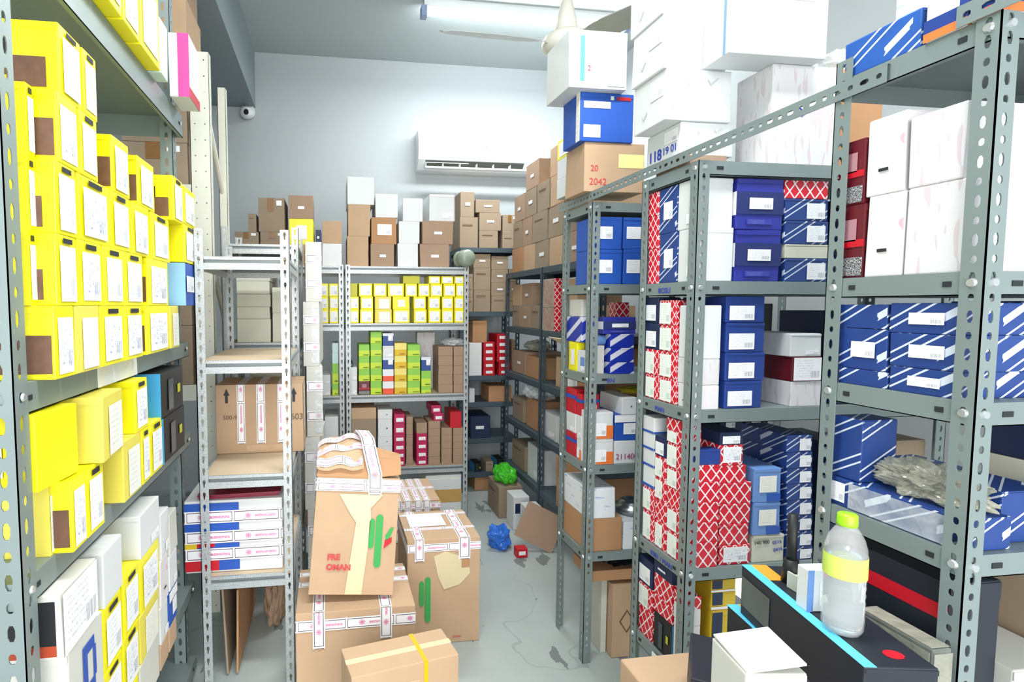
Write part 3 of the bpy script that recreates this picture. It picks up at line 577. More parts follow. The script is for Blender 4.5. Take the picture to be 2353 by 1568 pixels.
# ---------------------------------------------------------------- cream heavy rack behind the left rack
t = empty('cream_rack', (-1.0, 3.05, 0)); tag(t, 'tall cream rack with round-holed uprights behind the silver rack', 'shelf rack'); tc = t
def cpost(x, y, z1, wd=.095, d=.05):
    mb = MB(); 
    for (ox) in (.2, .8):
        pass
    N = int(z1 / .1)
    flange(mb, (x - wd, y, 0), (1, 0, 0), (0, 0, 1), (0, 1, 0), wd / 2, z1, .076, kind='dot'); flange(mb, (x - wd / 2, y, 0), (1, 0, 0), (0, 0, 1), (0, 1, 0), wd / 2, z1, .076, kind='dot')
    flange(mb, (x, y, 0), (0, 1, 0), (0, 0, 1), (-1, 0, 0), d, z1, .076, kind='dot'); mb.box(x - wd, x - wd + .003, y, y + d, 0, z1)
    return mb.out('upright', cream, t)
def f():
    cpost(-.572, 2.86, 2.84); cpost(-.572, 3.30, 2.84, .045)
    cpost(-1.5, 2.86, 2.84); cpost(-1.5, 3.30, 2.84, .045)
    for z in (2.77, 2.2, 1.2, .35):
        MB().box(-1.5, -.66, 2.862, 2.90, z - .08, z).out('beam', cream, t); MB().box(-1.5, -.66, 3.3, 3.34, z - .08, z).out('beam', cream, t)
        MB().box(-1.5, -.66, 2.9, 3.3, z - .02, z - .001).out('deck', cream, t)
    for a, b in ((2.6, 2.25), (1.9, 1.5), (1.1, .7)):
        mb = MB(); mb.tube((-.6, 2.9, a), (-.6, 3.31, b), .014, 8); mb.out('brace', cream, t)
rackparts(t, f)
o, d = box('kp', -.98, -.673, 2.866, 3.2, 2.771, 3.1, 'salmon-brown carton with green base stripe on top of cream rack', 'F', 'R'); part(o, d, 'green_stripe', 'F', 0, 0, 1, .06, plain('green_stripe_print', '#5aa84a'))
o, d = box('kl', -.98, -.69, 2.87, 3.2, 3.101, 3.26, 'dusty brown carton on the topmost layer above cream rack', 'F', 'R')
for i, (z0, z1) in enumerate(((2.201, 2.40), (2.401, 2.57))):
    box(('kt', 'kg')[i], -.99, -.68, 2.865, 3.2, z0, z1, ('lower', 'upper')[i] + ' brown carton behind left rack end on cream rack', 'F', 'R')
for i, (z0, z1) in enumerate(((1.201, 1.5), (1.501, 1.78), (1.781, 2.0))):
    box('kg', -.99, -.68, 2.865, 3.2, z0, z1, ('lowest', 'middle', 'highest')[i] + ' tan carton on middle deck of cream rack', 'F', 'R')
# ---------------------------------------------------------------- silver boltless rack
def zbeam(root, a, b, z, ax, s=1, h=.052, name='beam', mat=None):
    """stepped boltless beam along x (ax='x') at y=a[1], or along y"""
    mb = MB(); x0, y0 = a; x1, y1 = b
    if ax == 'x':
        mb.box(x0, x1, y0 - .002 * s, y0 + .006 * s, z - .012, z); mb.box(x0, x1, min(y0 + .006 * s, y0 + .010 * s), max(y0 + .006 * s, y0 + .010 * s), z - .026, z - .012, 1)
        mb.box(x0, x1, *sorted((y0 - .006 * s, y0 + .004 * s)), z - h, z - .026)
    else:
        mb.box(*sorted((x0 - .002 * s, x0 + .006 * s)), y0, y1, z - .012, z); mb.box(*sorted((x0 + .006 * s, x0 + .010 * s)), y0, y1, z - .026, z - .012, 1)
        mb.box(*sorted((x0 - .006 * s, x0 + .004 * s)), y0, y1, z - h, z - .026)
    return mb.out(name, [mat or silver, plain('beam_groove_steel', '#7c8589', .5, .3)], root)
def silver_rack(x0, x1, y0, y1, H1, zs, label, cat='shelf rack', board=True, wd=.036, sidebeams=True):
    t = empty('boltless_rack', ((x0 + x1) / 2, (y0 + y1) / 2, 0)); tag(t, label, cat)
    def f():
        for x, sx in ((x0, 1), (x1, -1)):
            for y, sy in ((y0, 1), (y1, -1)): angle_post(t, 'upright', x, y, 0, H1, sx, sy, silver, wd, .05, 'key')
        for z in zs:
            zbeam(t, (x0 + .036, y0 + .008), (x1 - .036, y0), z, 'x'); zbeam(t, (x0 + .036, y1 - .008), (x1 - .036, y1), z, 'x', -1)
            zbeam(t, (x0 + .008, y0 + .036), (x0, y1 - .036), z, 'y'); zbeam(t, (x1 - .008, y0 + .036), (x1, y1 - .036), z, 'y', -1)
            MB().box(x0 + .012, x1 - .012, y0 + .018, y1 - .018, z - .011, z - .001).out('shelf_board', chip, t)
    rackparts(t, f); return t
SX0, SX1, SY0, SY1 = -.525, -.155, 2.26, 2.93
silver_rack(SX0, SX1, SY0, SY1, 1.905, (1.796, 1.379, .907, .482), 'hammered silver rack with bare boards in the left foreground')
# carton with arrows
o, d = box('kp', -.525, -.122, 2.60, 2.885, .9075, 1.232, 'brown carton with two black up arrows on the silver rack', 'F', 'R')
for u in (.09, .855): poly(o, d, 'arrow', 'F', [(u + .02, .74), (u + .05, .74), (u + .05, .85), (u + .07, .85), (u + .035, .95), (u, .85), (u + .02, .85)], inkd)
for a, b in ((.24, .33), (.46, .56), (.70, .77)): part(o, d, 'postal_tape', 'F', a, .14, b, 1, tape, metres='v'); part(o, d, 'postal_tape', 'T', a, 0, b, 1, tape, metres='v')
text(o, d, '3603', 'F', .80, .48, .04, plain('grey_stencil_ink', '#6d5a48')); text(o, d, '500-9', 'F', .08, .5, .028, plain('grey_stencil_ink', '#6d5a48'))
part(o, d, 'printed_text', 'F', .34, .03, .8, .12, label_mat('arabic_print', '#c8a888', '#3c342c', bar=False))
part(o, d, 'wrap_corner', 'R', .1, .3, .5, .98, clear)
# bundle with blue, red and white print
o, d = box('w', -.60, -.20, 2.305, 2.80, .483, .79, 'white bundle with blue and red print, wrapped in postal tape, lower silver shelf', 'F', 'R')
part(o, d, 'blue_print', 'F', .0, .03, .55, .97, blue); part(o, d, 'red_print', 'F', 0, .03, .34, .2, red, lift=.0008); part(o, d, 'red_print', 'F', 0, .36, .3, .55, red, lift=.0008); part(o, d, 'yellow_print', 'F', 0, .3, .12, .42, amber, lift=.0014)
for v in (.26, .5, .78): part(o, d, 'postal_tape', 'F', 0, v - .085, 1, v + .085, tape, metres='u', lift=.0022); part(o, d, 'postal_tape', 'R', 0, v - .085, 1, v + .085, tape, metres='u', lift=.001)
mb = MB()
for i in range(3): mb.box(-.17 - .004 * i, .15 + .006 * i, -.2, .2, .006 * i, .006 * i + .005)
o = mb.out('magazine_pile', [plain('dark_red_cover', '#8e2440', .3)], loc=(-.38, 2.53, .791), rz=.04); tag(o, 'thin dark red catalogues lying on the white taped bundle', 'catalogue')
# cardboard sheets and paper under the rack
for i, (x, c, a) in enumerate(((-.445, kraft4, .10), (-.405, kraft3, .16))):
    o = MB().box(-.004, .004, -.28, .28, 0, .40 - .03 * i).out('cardboard_sheet', c, loc=(x, 2.62, .012)); o.rotation_euler = (0, a - .14, .0)
    tag(o, ('outer', 'inner')[i] + ' flattened cardboard sheet leaning under the silver rack', 'cardboard sheet')
def crumple(name, loc, sc, mat, seed, sub=4, amp=.25, label='', cat='', rz=0, freq=2.2, flat=True):
    from mathutils import noise as mn
    bm = bmesh.new(); bmesh.ops.create_icosphere(bm, subdivisions=sub, radius=1)
    for v in bm.verts:
        p = v.co.copy(); k = 1 + amp * (mn.noise(p * freq + Vector((seed, seed * 2, 0))) * 1.4 + .8 * abs(mn.noise(p * freq * 2.7 + Vector((0, seed, seed)))))
        v.co = Vector((p.x * sc[0], p.y * sc[1], p.z * sc[2])) * k
        if flat: v.co.z = max(v.co.z, -sc[2] * .8)
    zm = min(v.co.z for v in bm.verts)
    for v in bm.verts: v.co.z -= zm
    me = bpy.data.meshes.new(name); bm.to_mesh(me); bm.free(); me.materials.append(mat)
    o = link(name, me, None, loc, rz)
    if label: tag(o, label, cat)
    return o
crumple('paper_sack', (-.28, 2.75, .001), (.05, .1, .15), kraft2, 3.1, label='crumpled brown paper sack on the floor under the silver rack', cat='sack')
# second silver rack behind, holding flat cream cartons
R2 = (-.56, -.158, 3.02, 3.5)
silver_rack(R2[0], R2[1], R2[2], R2[3], 2.02, (1.93, 1.40, .87, .35), 'silver rack with cream cartons directly behind the bare silver rack')
SH = 'second silver rack shelf'
xa, xb, xc = atY(543, 700, 3.05)[0], atY(622, 700, 3.05)[0], atY(680, 700, 3.05)[0]
zz = [atY(600, y, 3.05)[2] for y in (760, 733, 705, 676, 646, 634)]
zz[0] = 1.4005
for i in range(5): box('c', xa, xb - .004 * (i % 2), 3.05, 3.4, zz[i], zz[i + 1] - .001, f'flat cream carton, {ORD[i + 1]} from bottom of left pile, second silver rack', 'F', 'R', 0, 'flat cream cartons')
for i, (a, b) in enumerate(((1.4005, 1.56), (1.5605, 1.70))): box('c', xb + .006, xc, 3.05, 3.4, a, b, ('lower', 'upper')[i] + ' cream carton of right pile on second silver rack', 'F', 'R', 0, 'flat cream cartons')
box('c', -.43, -.18, 3.05, 3.4, .8705, 1.28, 'large cream carton on second shelf of rear silver rack', 'F', 'R')
# tall bundles wrapped in tape beside it
zz = .002
for i, (h, dx) in enumerate(((.44, .0), (.42, .006), (.40, -.004), (.36, .003), (.33, 0))):
    o, d = box('wk', -.138 + dx, -.046 + dx, 3.07, 3.5, zz, zz + h, ('lowest', 'second', 'middle', 'fourth', 'topmost')[i] + ' white taped parcel of the tall pile right of silver racks', 'F', 'R', math.radians((2, -3, 4, -2, 3)[i])); zz += h
    for v in (.3, .72): part(o, d, 'postal_tape', 'F', 0, v - .07, 1, v + .07, tape, metres='u', lift=.001)
    part(o, d, 'film', 'F', .5, .05, .98, .95, clear, lift=.002)
# ---------------------------------------------------------------- back silver racks
YR = 3.88
BX = [atY(p, 900, YR)[0] for p in (795, 1076)]
zs = [atY(932, y, YR)[2] for y in (613, 743, 907, 1074)]
silver_rack(BX[0], BX[1], YR, YR + .42, zs[0] + .01, zs, 'wide silver boltless rack against the back wall, yellow boxes second shelf')
CX = [atY(p, 900, YR)[0] for p in (640, 792)]
silver_rack(CX[0], CX[1], YR, YR + .42, zs[0] + .01, zs, 'narrower silver boltless rack left of the wide back rack')
YB1 = YR + .03
s = 'top of narrow back rack'
stackF(YB1, .3, zs[0], 575, 634, [(571, 'kt', 539, 595), (533, 'kt', 539, 595), (491, 'kg', 570, 589)], s, 1)
stackF(YB1, .3, zs[0], 597, 658, [(571, 'kt'), (533, 'kt'), (455, 'kt', 592, 655)], s, 2)
stackF(YB1, .3, zs[0], 663, 702, [(562, 'k', 663, 702), (503, 'yb', 663, 721), (449, 'kl', 662, 720)], s, 3)
stackF(YB1, .3, zs[0], 704, 738, [(563, 'kp'), (528, 'nb', 725, 738)], s, 4)
stackF(YB1, .3, zs[0], 740, 786, [(560, 'ws'), (508, 'kp')], s, 5)
s = 'top of wide back rack'
stackF(YB1, .32, zs[0], 797, 847, [(543, 'kp'), (470, 'kp', 799, 852), (407, 'w', 797, 860)], s, 1)
stackF(YB1, .32, zs[0], 851, 907, [(561, 'kl'), (500, 'kol', 852, 912), (446, 'w', 862, 915)], s, 2)
stackF(YB1, .32, zs[0], 913, 961, [(560, 'w'), (509, 'w', 916, 965), (456, 'w', 925, 972)], s, 3)
stackF(YB1, .32, zs[0], 964, 1033, [(561, 'kl', 964, 1033), (508, 'kl', 970, 1042), (447, 'wl', 986, 1046)], s, 4)
o = MB().lathe([(0, 0), (.05, 0), (.058, .01), (.058, .035), (.05, .045), (.062, .06), (.062, .12), (.05, .14), (.0, .142)], 24).out('canister', plain('grey_green_canister', '#8e9c8c', .35), loc=(1.0, YR + .06, zs[0] + .062), smooth=True)
o.rotation_euler = (math.radians(90), 0, math.radians(160)); o.location = (.925 + .03, YR + .07, zs[0] + .0625); tag(o, 'grey-green round canister lying beside cartons on wide back rack', 'canister')
o.rotation_euler = (math.radians(90), 0, math.radians(20))
# yellow shelf
s = 'yellow shelf of back rack'; z1 = zs[1]
rows = [(711, [(804, 825), (827, 858), (861, 901, 'yf'), (903, 942, 'ys'), (951, 981), (984, 1013), (1015, 1042), (1044, 1066)]),
        (682, [(804, 825), (828, 858), (861, 900, 'yf'), (902, 942, 'yb'), (950, 979), (984, 1012), (1015, 1042), (1044, 1066)]),
        (652, [(804, 822, 'yd'), (824, 856), (858, 889), (891, 929), (931, 959), (961, 988), (989, 1017), (1019, 1047), (1048, 1066)]),
        (634, [(926, 965, 'yd'), (985, 1012), (1014, 1042), (1044, 1066)])]
zb = z1
for r, (yt, its) in enumerate(rows):
    zt = atY(932, yt, YB1)[2]
    for i, it in enumerate(its):
        st_ = it[2] if len(it) > 2 else 'ys'
        box(st_, atY(it[0], yt + 15, YB1)[0], atY(it[1], yt + 15, YB1)[0], YB1, YB1 + .2, zb, zt, f'{ST[st_][1]}, {ORD[i + 1]} from left in {("bottom", "second", "third", "top")[r]} row, {s}', 'F', 'R', 0, 'boxes on the ' + s)
    zb = zt
s = 'yellow shelf of narrow back rack'; zb = z1
for r, (yt, its) in enumerate([(711, [(706, 725), (727, 755), (757, 778)]), (682, [(706, 725), (727, 755), (757, 778)]), (652, [(723, 755), (756, 778)])]):
    zt = atY(760, yt, YB1)[2]
    for i, it in enumerate(its):
        box('ys', atY(it[0], yt + 15, YB1)[0], atY(it[1], yt + 15, YB1)[0], YB1, YB1 + .2, zb, zt, f'small yellow box, {ORD[i + 1]} from left in {("bottom", "middle", "top")[r]} row, {s}', 'F', 'R', 0, 'boxes on the ' + s)
    zb = zt
# green / amber shelf
s = 'lime-box shelf of back rack'; z2 = zs[2]; D = .22
stackF(YB1, D, z2, 803, 821, [(875, 'wl'), (844, 'wl'), (834, 'nb', 803, 812)], s, 1)
stackF(YB1, D, z2, 824, 850, [(877, 'mr'), (849, 'g'), (820, 'g'), (792, 'g')], s, 2)
stackF(YB1, D, z2, 851, 878, [(877, 'g'), (848, 'g'), (819, 'g'), (790, 'g'), (762, 'g')], s, 3)
stackF(YB1, D, z2, 879, 905, [(877, 'wo'), (849, 'wo'), (822, 'bw'), (795, 'wl'), (766, 'bw')], s, 4)
stackF(YB1, D, z2, 906, 935, [(877, 'a'), (847, 'a'), (818, 'a'), (789, 'a')], s, 5)
stackF(YB1, D, z2, 936, 966, [(877, 'g'), (848, 'g'), (819, 'g'), (792, 'g')], s, 6)
stackF(YB1, D, z2, 968, 991, [(889, 'g'), (852, 'g'), (821, 'bw')], s, 7)
stackF(YB1, D, z2, 1007, 1041, [(884, 'ks'), (861, 'ks'), (840, 'ks'), (818, 'ks'), (797, 'ks')], s, 8)
stackF(YB1, D, z2, 1042, 1066, [(884, 'ks'), (861, 'ks'), (840, 'ks'), (818, 'ks'), (797, 'ks')], s, 9)
zt = atY(1036, 797, YB1)[2]
crumple('parts_bag', (atY(1040, 790, YR + .13)[0], YR + .14, zt + .002), (.075, .06, .03), clear, 5.5, 4, label='clear bag of small parts on the small cartons, lime-box shelf', cat='bag')
box('wt', atY(958, 780, YR + .27)[0], atY(1000, 780, YR + .27)[0], YR + .27, YR + .38, z2, atY(970, 764, YR + .27)[2], 'pale carton standing at the back of the lime-box shelf', 'F', 'R')
s = 'lime-level shelf of narrow rack'
stackF(YB1, D, z2, 740, 760, [(883, 'wl'), (862, 'wl')], s, 1)
stackF(YB1, D, z2, 763, 778, [(883, 'g'), (836, 'g'), (812, 't'), (789, 't')], s, 2)
# lower shelf
s = 'lower shelf of back rack'; z3 = zs[3]
stackF(YB1, .3, z3, 807, 865, [(964, 'kg'), (938, 'kp')], s, 1)
stackF(YB1, D, z3, 868, 902, [(1049, 'wd'), (1026, 'wd'), (1004, 'wd'), (964, 'wd'), (942, 'wd')], s, 2)
stackF(YB1, D, z3, 905, 931, [(1055, 'm'), (1037, 'm'), (1018, 'm'), (999, 'm'), (975, 'm'), (952, 'm')], s, 3)
stackF(YR + .06, D, z3, 933, 949, [(1048, 'ks'), (1024, 'ks'), (999, 'ks'), (974, 'ks'), (958, 'ks')], s, 4)
stackF(YB1, D, z3, 957, 982, [(1053, 'm'), (1034, 'm'), (1016, 'm'), (997, 'm'), (972, 'ks')], s, 5)
stackF(YB1, D, z3, 984, 1012, [(1050, 'ks'), (1018, 'ks'), (1003, 'ks'), (986, 'ks'), (968, 'ks'), (950, 'm', 996, 1019), (932, 'm', 991, 1014)], s, 6)
stackF(YB1, D, z3, 1014, 1039, [(1048, 'ks'), (1032, 'ks'), (1015, 'ks'), (1000, 'ks'), (984, 'ks')], s, 7)
stackF(YB1, D, z3, 1041, 1066, [(1048, 'ks'), (1032, 'ks'), (1015, 'ks'), (1000, 'ks'), (984, 'ks'), (947, 'rp', 1034, 1061)], s, 8)
s = 'lower shelf of narrow rack'
stackF(YB1, .3, z3, 729, 744, [(1003, 'ws'), (956, 'ws')], s, 1)
stackF(YB1, .3, z3, 746, 778, [(1003, 'ws'), (958, 'ws')], s, 2)
o, d = box('w', atY(977, 1140, YB1)[0], atY(1061, 1140, YB1)[0], YB1, YB1 + .36, .01, atY(1020, 1092, YB1)[2], 'white carton with tan middle on the floor under the back rack', 'F', 'R')
part(o, d, 'tan_band', 'F', 0, .36, 1, .66, plain('ochre_tan_print', '#c8a05a')); part(o, d, 'lid_edge', 'F', .04, .9, .96, .93, labp)
box('ks', atY(700, 1150, YB1)[0], atY(775, 1150, YB1)[0], YB1, YB1 + .3, .01, .3, 'brown carton on the floor under the narrow back rack', 'F', 'R')
# ---------------------------------------------------------------- blue-grey rack in the back corner
YG = 4.45; gx0, gx1 = atY(1055, 900, YG)[0], atY(1192, 900, YG)[0]
gz = [atY(1130, y, YG)[2] for y in (570, 717, 864, 925, 1008, 1086)]
t = empty('slotted_angle_rack', ((gx0 + gx1) / 2, YG + .18, 0)); tag(t, 'dark blue-grey rack in the far corner under the air conditioner', 'shelf rack')
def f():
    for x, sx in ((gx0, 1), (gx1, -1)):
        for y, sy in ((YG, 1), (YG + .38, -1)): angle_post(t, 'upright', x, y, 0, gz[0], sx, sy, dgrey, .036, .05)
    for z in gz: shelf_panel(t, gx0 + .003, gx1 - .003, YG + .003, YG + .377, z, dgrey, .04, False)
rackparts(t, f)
Y = YG + .02; s = 'top of far corner rack'
stackF(Y, .3, gz[0], 1056, 1099, [(499, 'kg'), (441, 'kgl', 1058, 1091)], s, 1)
stackF(Y, .3, gz[0], 1101, 1145, [(530, 'kg'), (489, 'kgl', 1101, 1152), (459, 'kgl', 1093, 1149)], s, 2)
stackF(Y, .3, gz[0], 1154, 1184, [(539, 'kg'), (494, 'kt', 1155, 1190)], s, 3)
s = 'second shelf of far corner rack'
stackF(Y, .3, gz[1], 1077, 1087, [(684, 'kg'), (658, 'kg'), (630, 'kg')], s, 1)
stackF(Y, .3, gz[1], 1088, 1128, [(667, 'kg'), (616, 'kg'), (584, 'kgl')], s, 2)
stackF(Y, .3, gz[1], 1129, 1168, [(681, 'kg'), (650, 'kgl'), (620, 'kgl'), (589, 'kgl')], s, 3)
stackF(Y, .3, gz[1], 1170, 1188, [(683, 'kg'), (648, 'kgl'), (618, 'kgl')], s, 4)
s = 'red-box shelf of far corner rack'
stackF(Y, .25, gz[2], 1078, 1108, [(788, 'ws'), (737, 'ko', 1086, 1120)], s, 1)
stackF(Y, .25, gz[2], 1111, 1137, [(848, 'rd'), (833, 'rd'), (817, 'rd'), (801, 'rd'), (786, 'rd')], s, 2)
stackF(Y, .25, gz[2], 1142, 1170, [(848, 'rd', 1146, 1173), (832, 'rd', 1146, 1173), (816, 'rd'), (800, 'rd'), (784, 'rd'), (768, 'rd')], s, 3)
stackF(Y, .25, gz[2], 1177, 1188, [(782, 'kg')], s, 4)
s = 'shelf under the red boxes'
stackF(Y, .25, gz[3], 1078, 1091, [(893, 'w')], s, 1)
o = stackF(Y, .25, gz[3], 1123, 1176, [(888, 'ko')], s, 2)[0]
stackF(Y, .3, gz[4], 1081, 1128, [(957, 'nb')], 'dark lower shelf of corner rack', 1)
for i, (px, sty) in enumerate(((1098, 'bk'), (1125, 'kg'), (1150, 'bk'))):
    stackF(Y + .01, .16, gz[5], px - 9, px + 9, [(1066 - 5 * i, sty)], 'lowest shelf of corner rack', i + 1)
crumple('plastic_bag', (atY(1176, 1070, Y)[0], Y + .1, gz[5] + .001), (.035, .06, .04), clear, 2.2, 3, label='clear plastic bag of parts on lowest corner rack shelf', cat='bag')
box('ko', atY(1093, 1110, YG)[0], atY(1166, 1110, YG)[0], YG + .04, YG + .34, .001, .145, 'long brown carton on the floor beneath the far corner rack', 'F', 'R')
# ---------------------------------------------------------------- dark rack along the right of the far aisle
XE = 1.46; yy0, yy1 = 2.78, 4.38
t = empty('slotted_angle_rack', (XE + .2, 3.6, 0)); tag(t, 'dark rack of mixed cartons along the right of the far aisle', 'shelf rack')
ez = [1.865, 1.43, 1.06, .68, .30]
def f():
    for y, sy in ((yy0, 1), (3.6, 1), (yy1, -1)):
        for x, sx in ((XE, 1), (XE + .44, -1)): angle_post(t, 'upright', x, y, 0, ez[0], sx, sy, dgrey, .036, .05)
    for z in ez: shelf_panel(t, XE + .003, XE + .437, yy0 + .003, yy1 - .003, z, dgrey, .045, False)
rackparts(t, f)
def rowE(z0, z1, its, nm, D=.3, X=XE + .042):
    for i, (a, b, s) in enumerate(its):
        box(s, X, X + D, b, a, z0, z1 if not isinstance(z1, (list, tuple)) else z1[i], f'{ST[s][1]}, {ORD[i + 1]} from far end, {nm}', 'L', 'F', 0, 'boxes in the ' + nm)
n = 'on top of dark aisle rack'
rowE(1.8655, 2.06, [(4.36, 4.1, 'ko'), (4.09, 3.86, 'kp'), (3.85, 3.6, 'kgl'), (3.59, 3.34, 'kp'), (3.33, 3.08, 'kl'), (3.07, 2.82, 'kg')], 'bottom row ' + n)
rowE(2.061, 2.27, [(4.34, 4.14, 'kg'), (4.13, 3.92, 'kl'), (3.91, 3.63, 'kg'), (3.62, 3.36, 'kgl'), (3.35, 3.06, 'kg'), (3.05, 2.82, 'kp')], 'second row ' + n)
rowE(2.271, 2.47, [(4.32, 4.08, 'kl'), (4.07, 3.84, 'kgl'), (3.83, 3.6, 'kg'), (3.59, 3.36, 'kp')], 'third row ' + n)
rowE(2.471, 2.66, [(4.06, 3.8, 'kl'), (3.6, 3.36, 'kp')], 'top row ' + n)
for i, st_ in enumerate(('wl', 'w', 'ys')): box(st_, 1.44, 1.6, 3.06, 3.34, 2.2715 + .12 * i, 2.391 + .12 * i, ('lowest white', 'middle white', 'top yellow')[i] + ' thin box on aisle rack beside the tan carton', 'L', 'F')
n = 'of upper shelf, dark aisle rack'
rowE(1.431, 1.6, [(4.34, 4.15, 'kg'), (4.14, 3.93, 'kl'), (3.92, 3.72, 'kg'), (3.38, 3.2, 'kp'), (3.19, 3.0, 'kp')], 'lower row ' + n)
rowE(1.601, 1.77, [(4.34, 4.13, 'kp'), (4.12, 3.9, 'kl'), (3.38, 3.15, 'kp')], 'upper row ' + n)
for i, (z0, z1) in enumerate(((1.431, 1.59), (1.591, 1.78))):
    o, d = box('lb', XE + .005, XE + .12, 3.40, 3.595, z0, z1, ('lower', 'upper')[i] + ' film-wrapped red lattice parcel on dark aisle rack', 'L', 'F'); part(o, d, 'film', 'L', 0, 0, 1, 1, smoky, lift=.002)
n = 'of open-carton shelf, dark aisle rack'
rowE(1.061, [1.24, 1.22, 1.26], [(4.3, 4.02, 'kl'), (4.0, 3.74, 'ko'), (3.45, 3.12, 'kp')], 'row ' + n)
crumple('plastic_bag', (XE + .2, 4.16, 1.242), (.1, .09, .045), smoky, 4.4, 4, label='clear plastic bag on cartons of the dark aisle rack', cat='bag')
o, d = box('ko', XE - .05, XE + .26, 2.825, 3.10, 1.061, 1.36, 'open brown carton with raised flaps jutting into the far aisle', 'L', 'F')
part(o, d, 'label', 'L', .1, .2, .6, .55, lab); poly(o, d, 'arrow', 'F', [(.2, .6), (.34, .78), (.48, .6), (.4, .6), (.4, .5), (.28, .5), (.28, .6)], inkd)
for a, sg in ((-.25, -1), (.3, 1)):
    fl = MB().box(-.002, .002, -.14, .14, 0, .12).out('flap', kraftw, o, (sg * d[0] / 2, 0, d[2])); fl.rotation_euler = (0, sg * 1.1, 0)
n = 'of lower shelf, dark aisle rack'
rowE(.681, [.86, .9], [(4.3, 4.05, 'kg'), (3.98, 3.72, 'ko')], 'far row ' + n)
crumple('plastic_bag', (XE + .12, 3.88, .902), (.11, .13, .07), clear, 8.1, 4, label='crinkled clear bag beside white boxes on dark aisle rack', cat='bag')
rowE(.681, [.86, .86, .80], [(3.68, 3.42, 'wl'), (3.4, 3.16, 'w'), (3.12, 2.84, 'lw')], 'near row ' + n)
n = 'of lowest shelf, dark aisle rack'
rowE(.301, [.5, .56], [(4.3, 4.0, 'kg'), (3.95, 3.66, 'wl')], 'row ' + n)
o, d = box('ko', XE - .01, XE + .3, 2.86, 3.30, .301, .66 - .03, 'big orange-brown carton with two white labels, dark aisle rack', 'L', 'F'); part(o, d, 'label', 'L', .1, .35, .6, .62, labh); part(o, d, 'label', 'L', .62, .62, .85, .92, lab)
# things on the floor of the far aisle
o, d = box('kg', 1.25, 1.44, 3.86, 4.15, .001, .24, 'open tan carton on the aisle floor holding a green bag', 'L', 'F')
crumple('green_bag', (1.345, 4.0, .242), (.08, .12, .07), greenb, 1.3, 4, label='bright green plastic bag on the open carton, far aisle floor', cat='bag')
o, d = box('wl', 1.29, 1.41, 3.64, 3.8, .001, .24, 'white box with navy print standing on the far aisle floor', 'F', 'L'); part(o, d, 'navy_print', 'F', .1, .5, .7, .8, dnavy)
o, d = box('w', 1.32, 1.44, 3.45, 3.6, .001, .22, 'narrow blank white box beside the leaning cardboard flap', 'F', 'L')
o = MB().box(-.13, .13, -.003, .003, 0, .24).out('cardboard_flap', kraft2, loc=(1.36, 3.22, .02)); o.rotation_euler = (math.radians(-15), math.radians(24), math.radians(-20)); o.location = (1.30, 3.30, .05); tag(o, 'loose square of cardboard leaning at the foot of the aisle rack', 'cardboard sheet')
crumple('blue_bag', (1.11, 3.40, .001), (.07, .075, .075), blueb, 6.6, 4, .35, 'crumpled bright blue plastic bag lying on the aisle floor', 'bag', freq=1.8)
box('rd', 1.165, 1.24, 3.22, 3.28, .001, .06, 'small red box on the floor in front of the blue bag', 'F', 'L')
# ---------------------------------------------------------------- right racks A, B, C (ends to the aisle)
XA = 1.11
def right_rack(y0, y1, x1, zl, H2, label, tops=()):
    t = empty('slotted_angle_rack', ((XA + x1) / 2, (y0 + y1) / 2, 0)); tag(t, label, 'shelf rack')
    def f():
        for x, sx in ((XA, 1), (x1, -1)):
            for y, sy in ((y0, 1), (y1, -1)): angle_post(t, 'upright', x, y, 0, H2, sx, sy, grey, .037, .033)
        for z in zl:
            shelf_panel(t, XA + .004, x1 - .004, y0 + .004, y1 - .004, z, grey, .042)
            for y in (y0 + .018, y1 - .018): bolt(t, XA, y, z - .02, 'x')
            bolt(t, XA + .02, y0, z - .02, 'y')
    rackparts(t, f); return t
AY, BY, CY = (2.20, 2.49), (1.53, 1.83), (.785, 1.085)
az = [2.04, 1.693, 1.30, .90, .506]; bz = [2.04, 1.676, 1.274, .763, .405]; cz = [2.09, 1.66, 1.43, 1.155, .72]
RACKZ.update({AY: az, BY: bz, CY: cz})
right_rack(*AY, 2.05, az, 2.04, 'farthest of the three grey racks ending at the right of the aisle')
tB = right_rack(*BY, 2.05, bz, 2.04, 'middle grey rack on the right holding red lattice boxes')
right_rack(*CY, 2.05, cz, 2.13, 'nearest grey rack at the right edge of the picture')
def tie(y0, y1, z, x, label):
    mb = MB(); flange(mb, (x, y0, z), (0, 0, -1), (0, 1, 0), (-1, 0, 0), .036, y1 - y0, .03); flange(mb, (x, y0, z), (1, 0, 0), (0, 1, 0), (0, 0, 1), .036, y1 - y0, .03)
    o = mb.out('tie_angle', grey, loc=(0, 0, 0)); tag(o, label, 'tie bar'); return o
tie(.97, 2.53, 2.082, XA - .0025, 'long perforated steel tie angle joining the three right racks')
tie(.38, .85, 2.13 - .004, XA - .0025, 'short perforated tie angle bolted above the nearest right rack')
text(tB, (0, 0, 0), 'BN', 'F', .0, .0, .03, inkb) if 0 else None
def mark(root, body, x, y, z, size, mat=inkb, face='F'):
    """marker writing on a shelf lip"""
    t = text(root, (.002, .002, .002), body, face, 0, 0, size, mat); 
    wl = {'F': Matrix(((1, 0, 0), (0, 0, -1), (0, 1, 0))), 'L': Matrix(((0, 0, -1), (-1, 0, 0), (0, 1, 0)))}[face].to_4x4()
    wl.translation = Vector((x, y, z)) - root.location; t.matrix_local = wl
tA = [o for o in bpy.data.objects if o.get('label', '').startswith('farthest of the three')][0]
mark(tA, 'BN', atY(1395, 870, AY[0])[0], AY[0] + .002, az[2] - .034, .028)
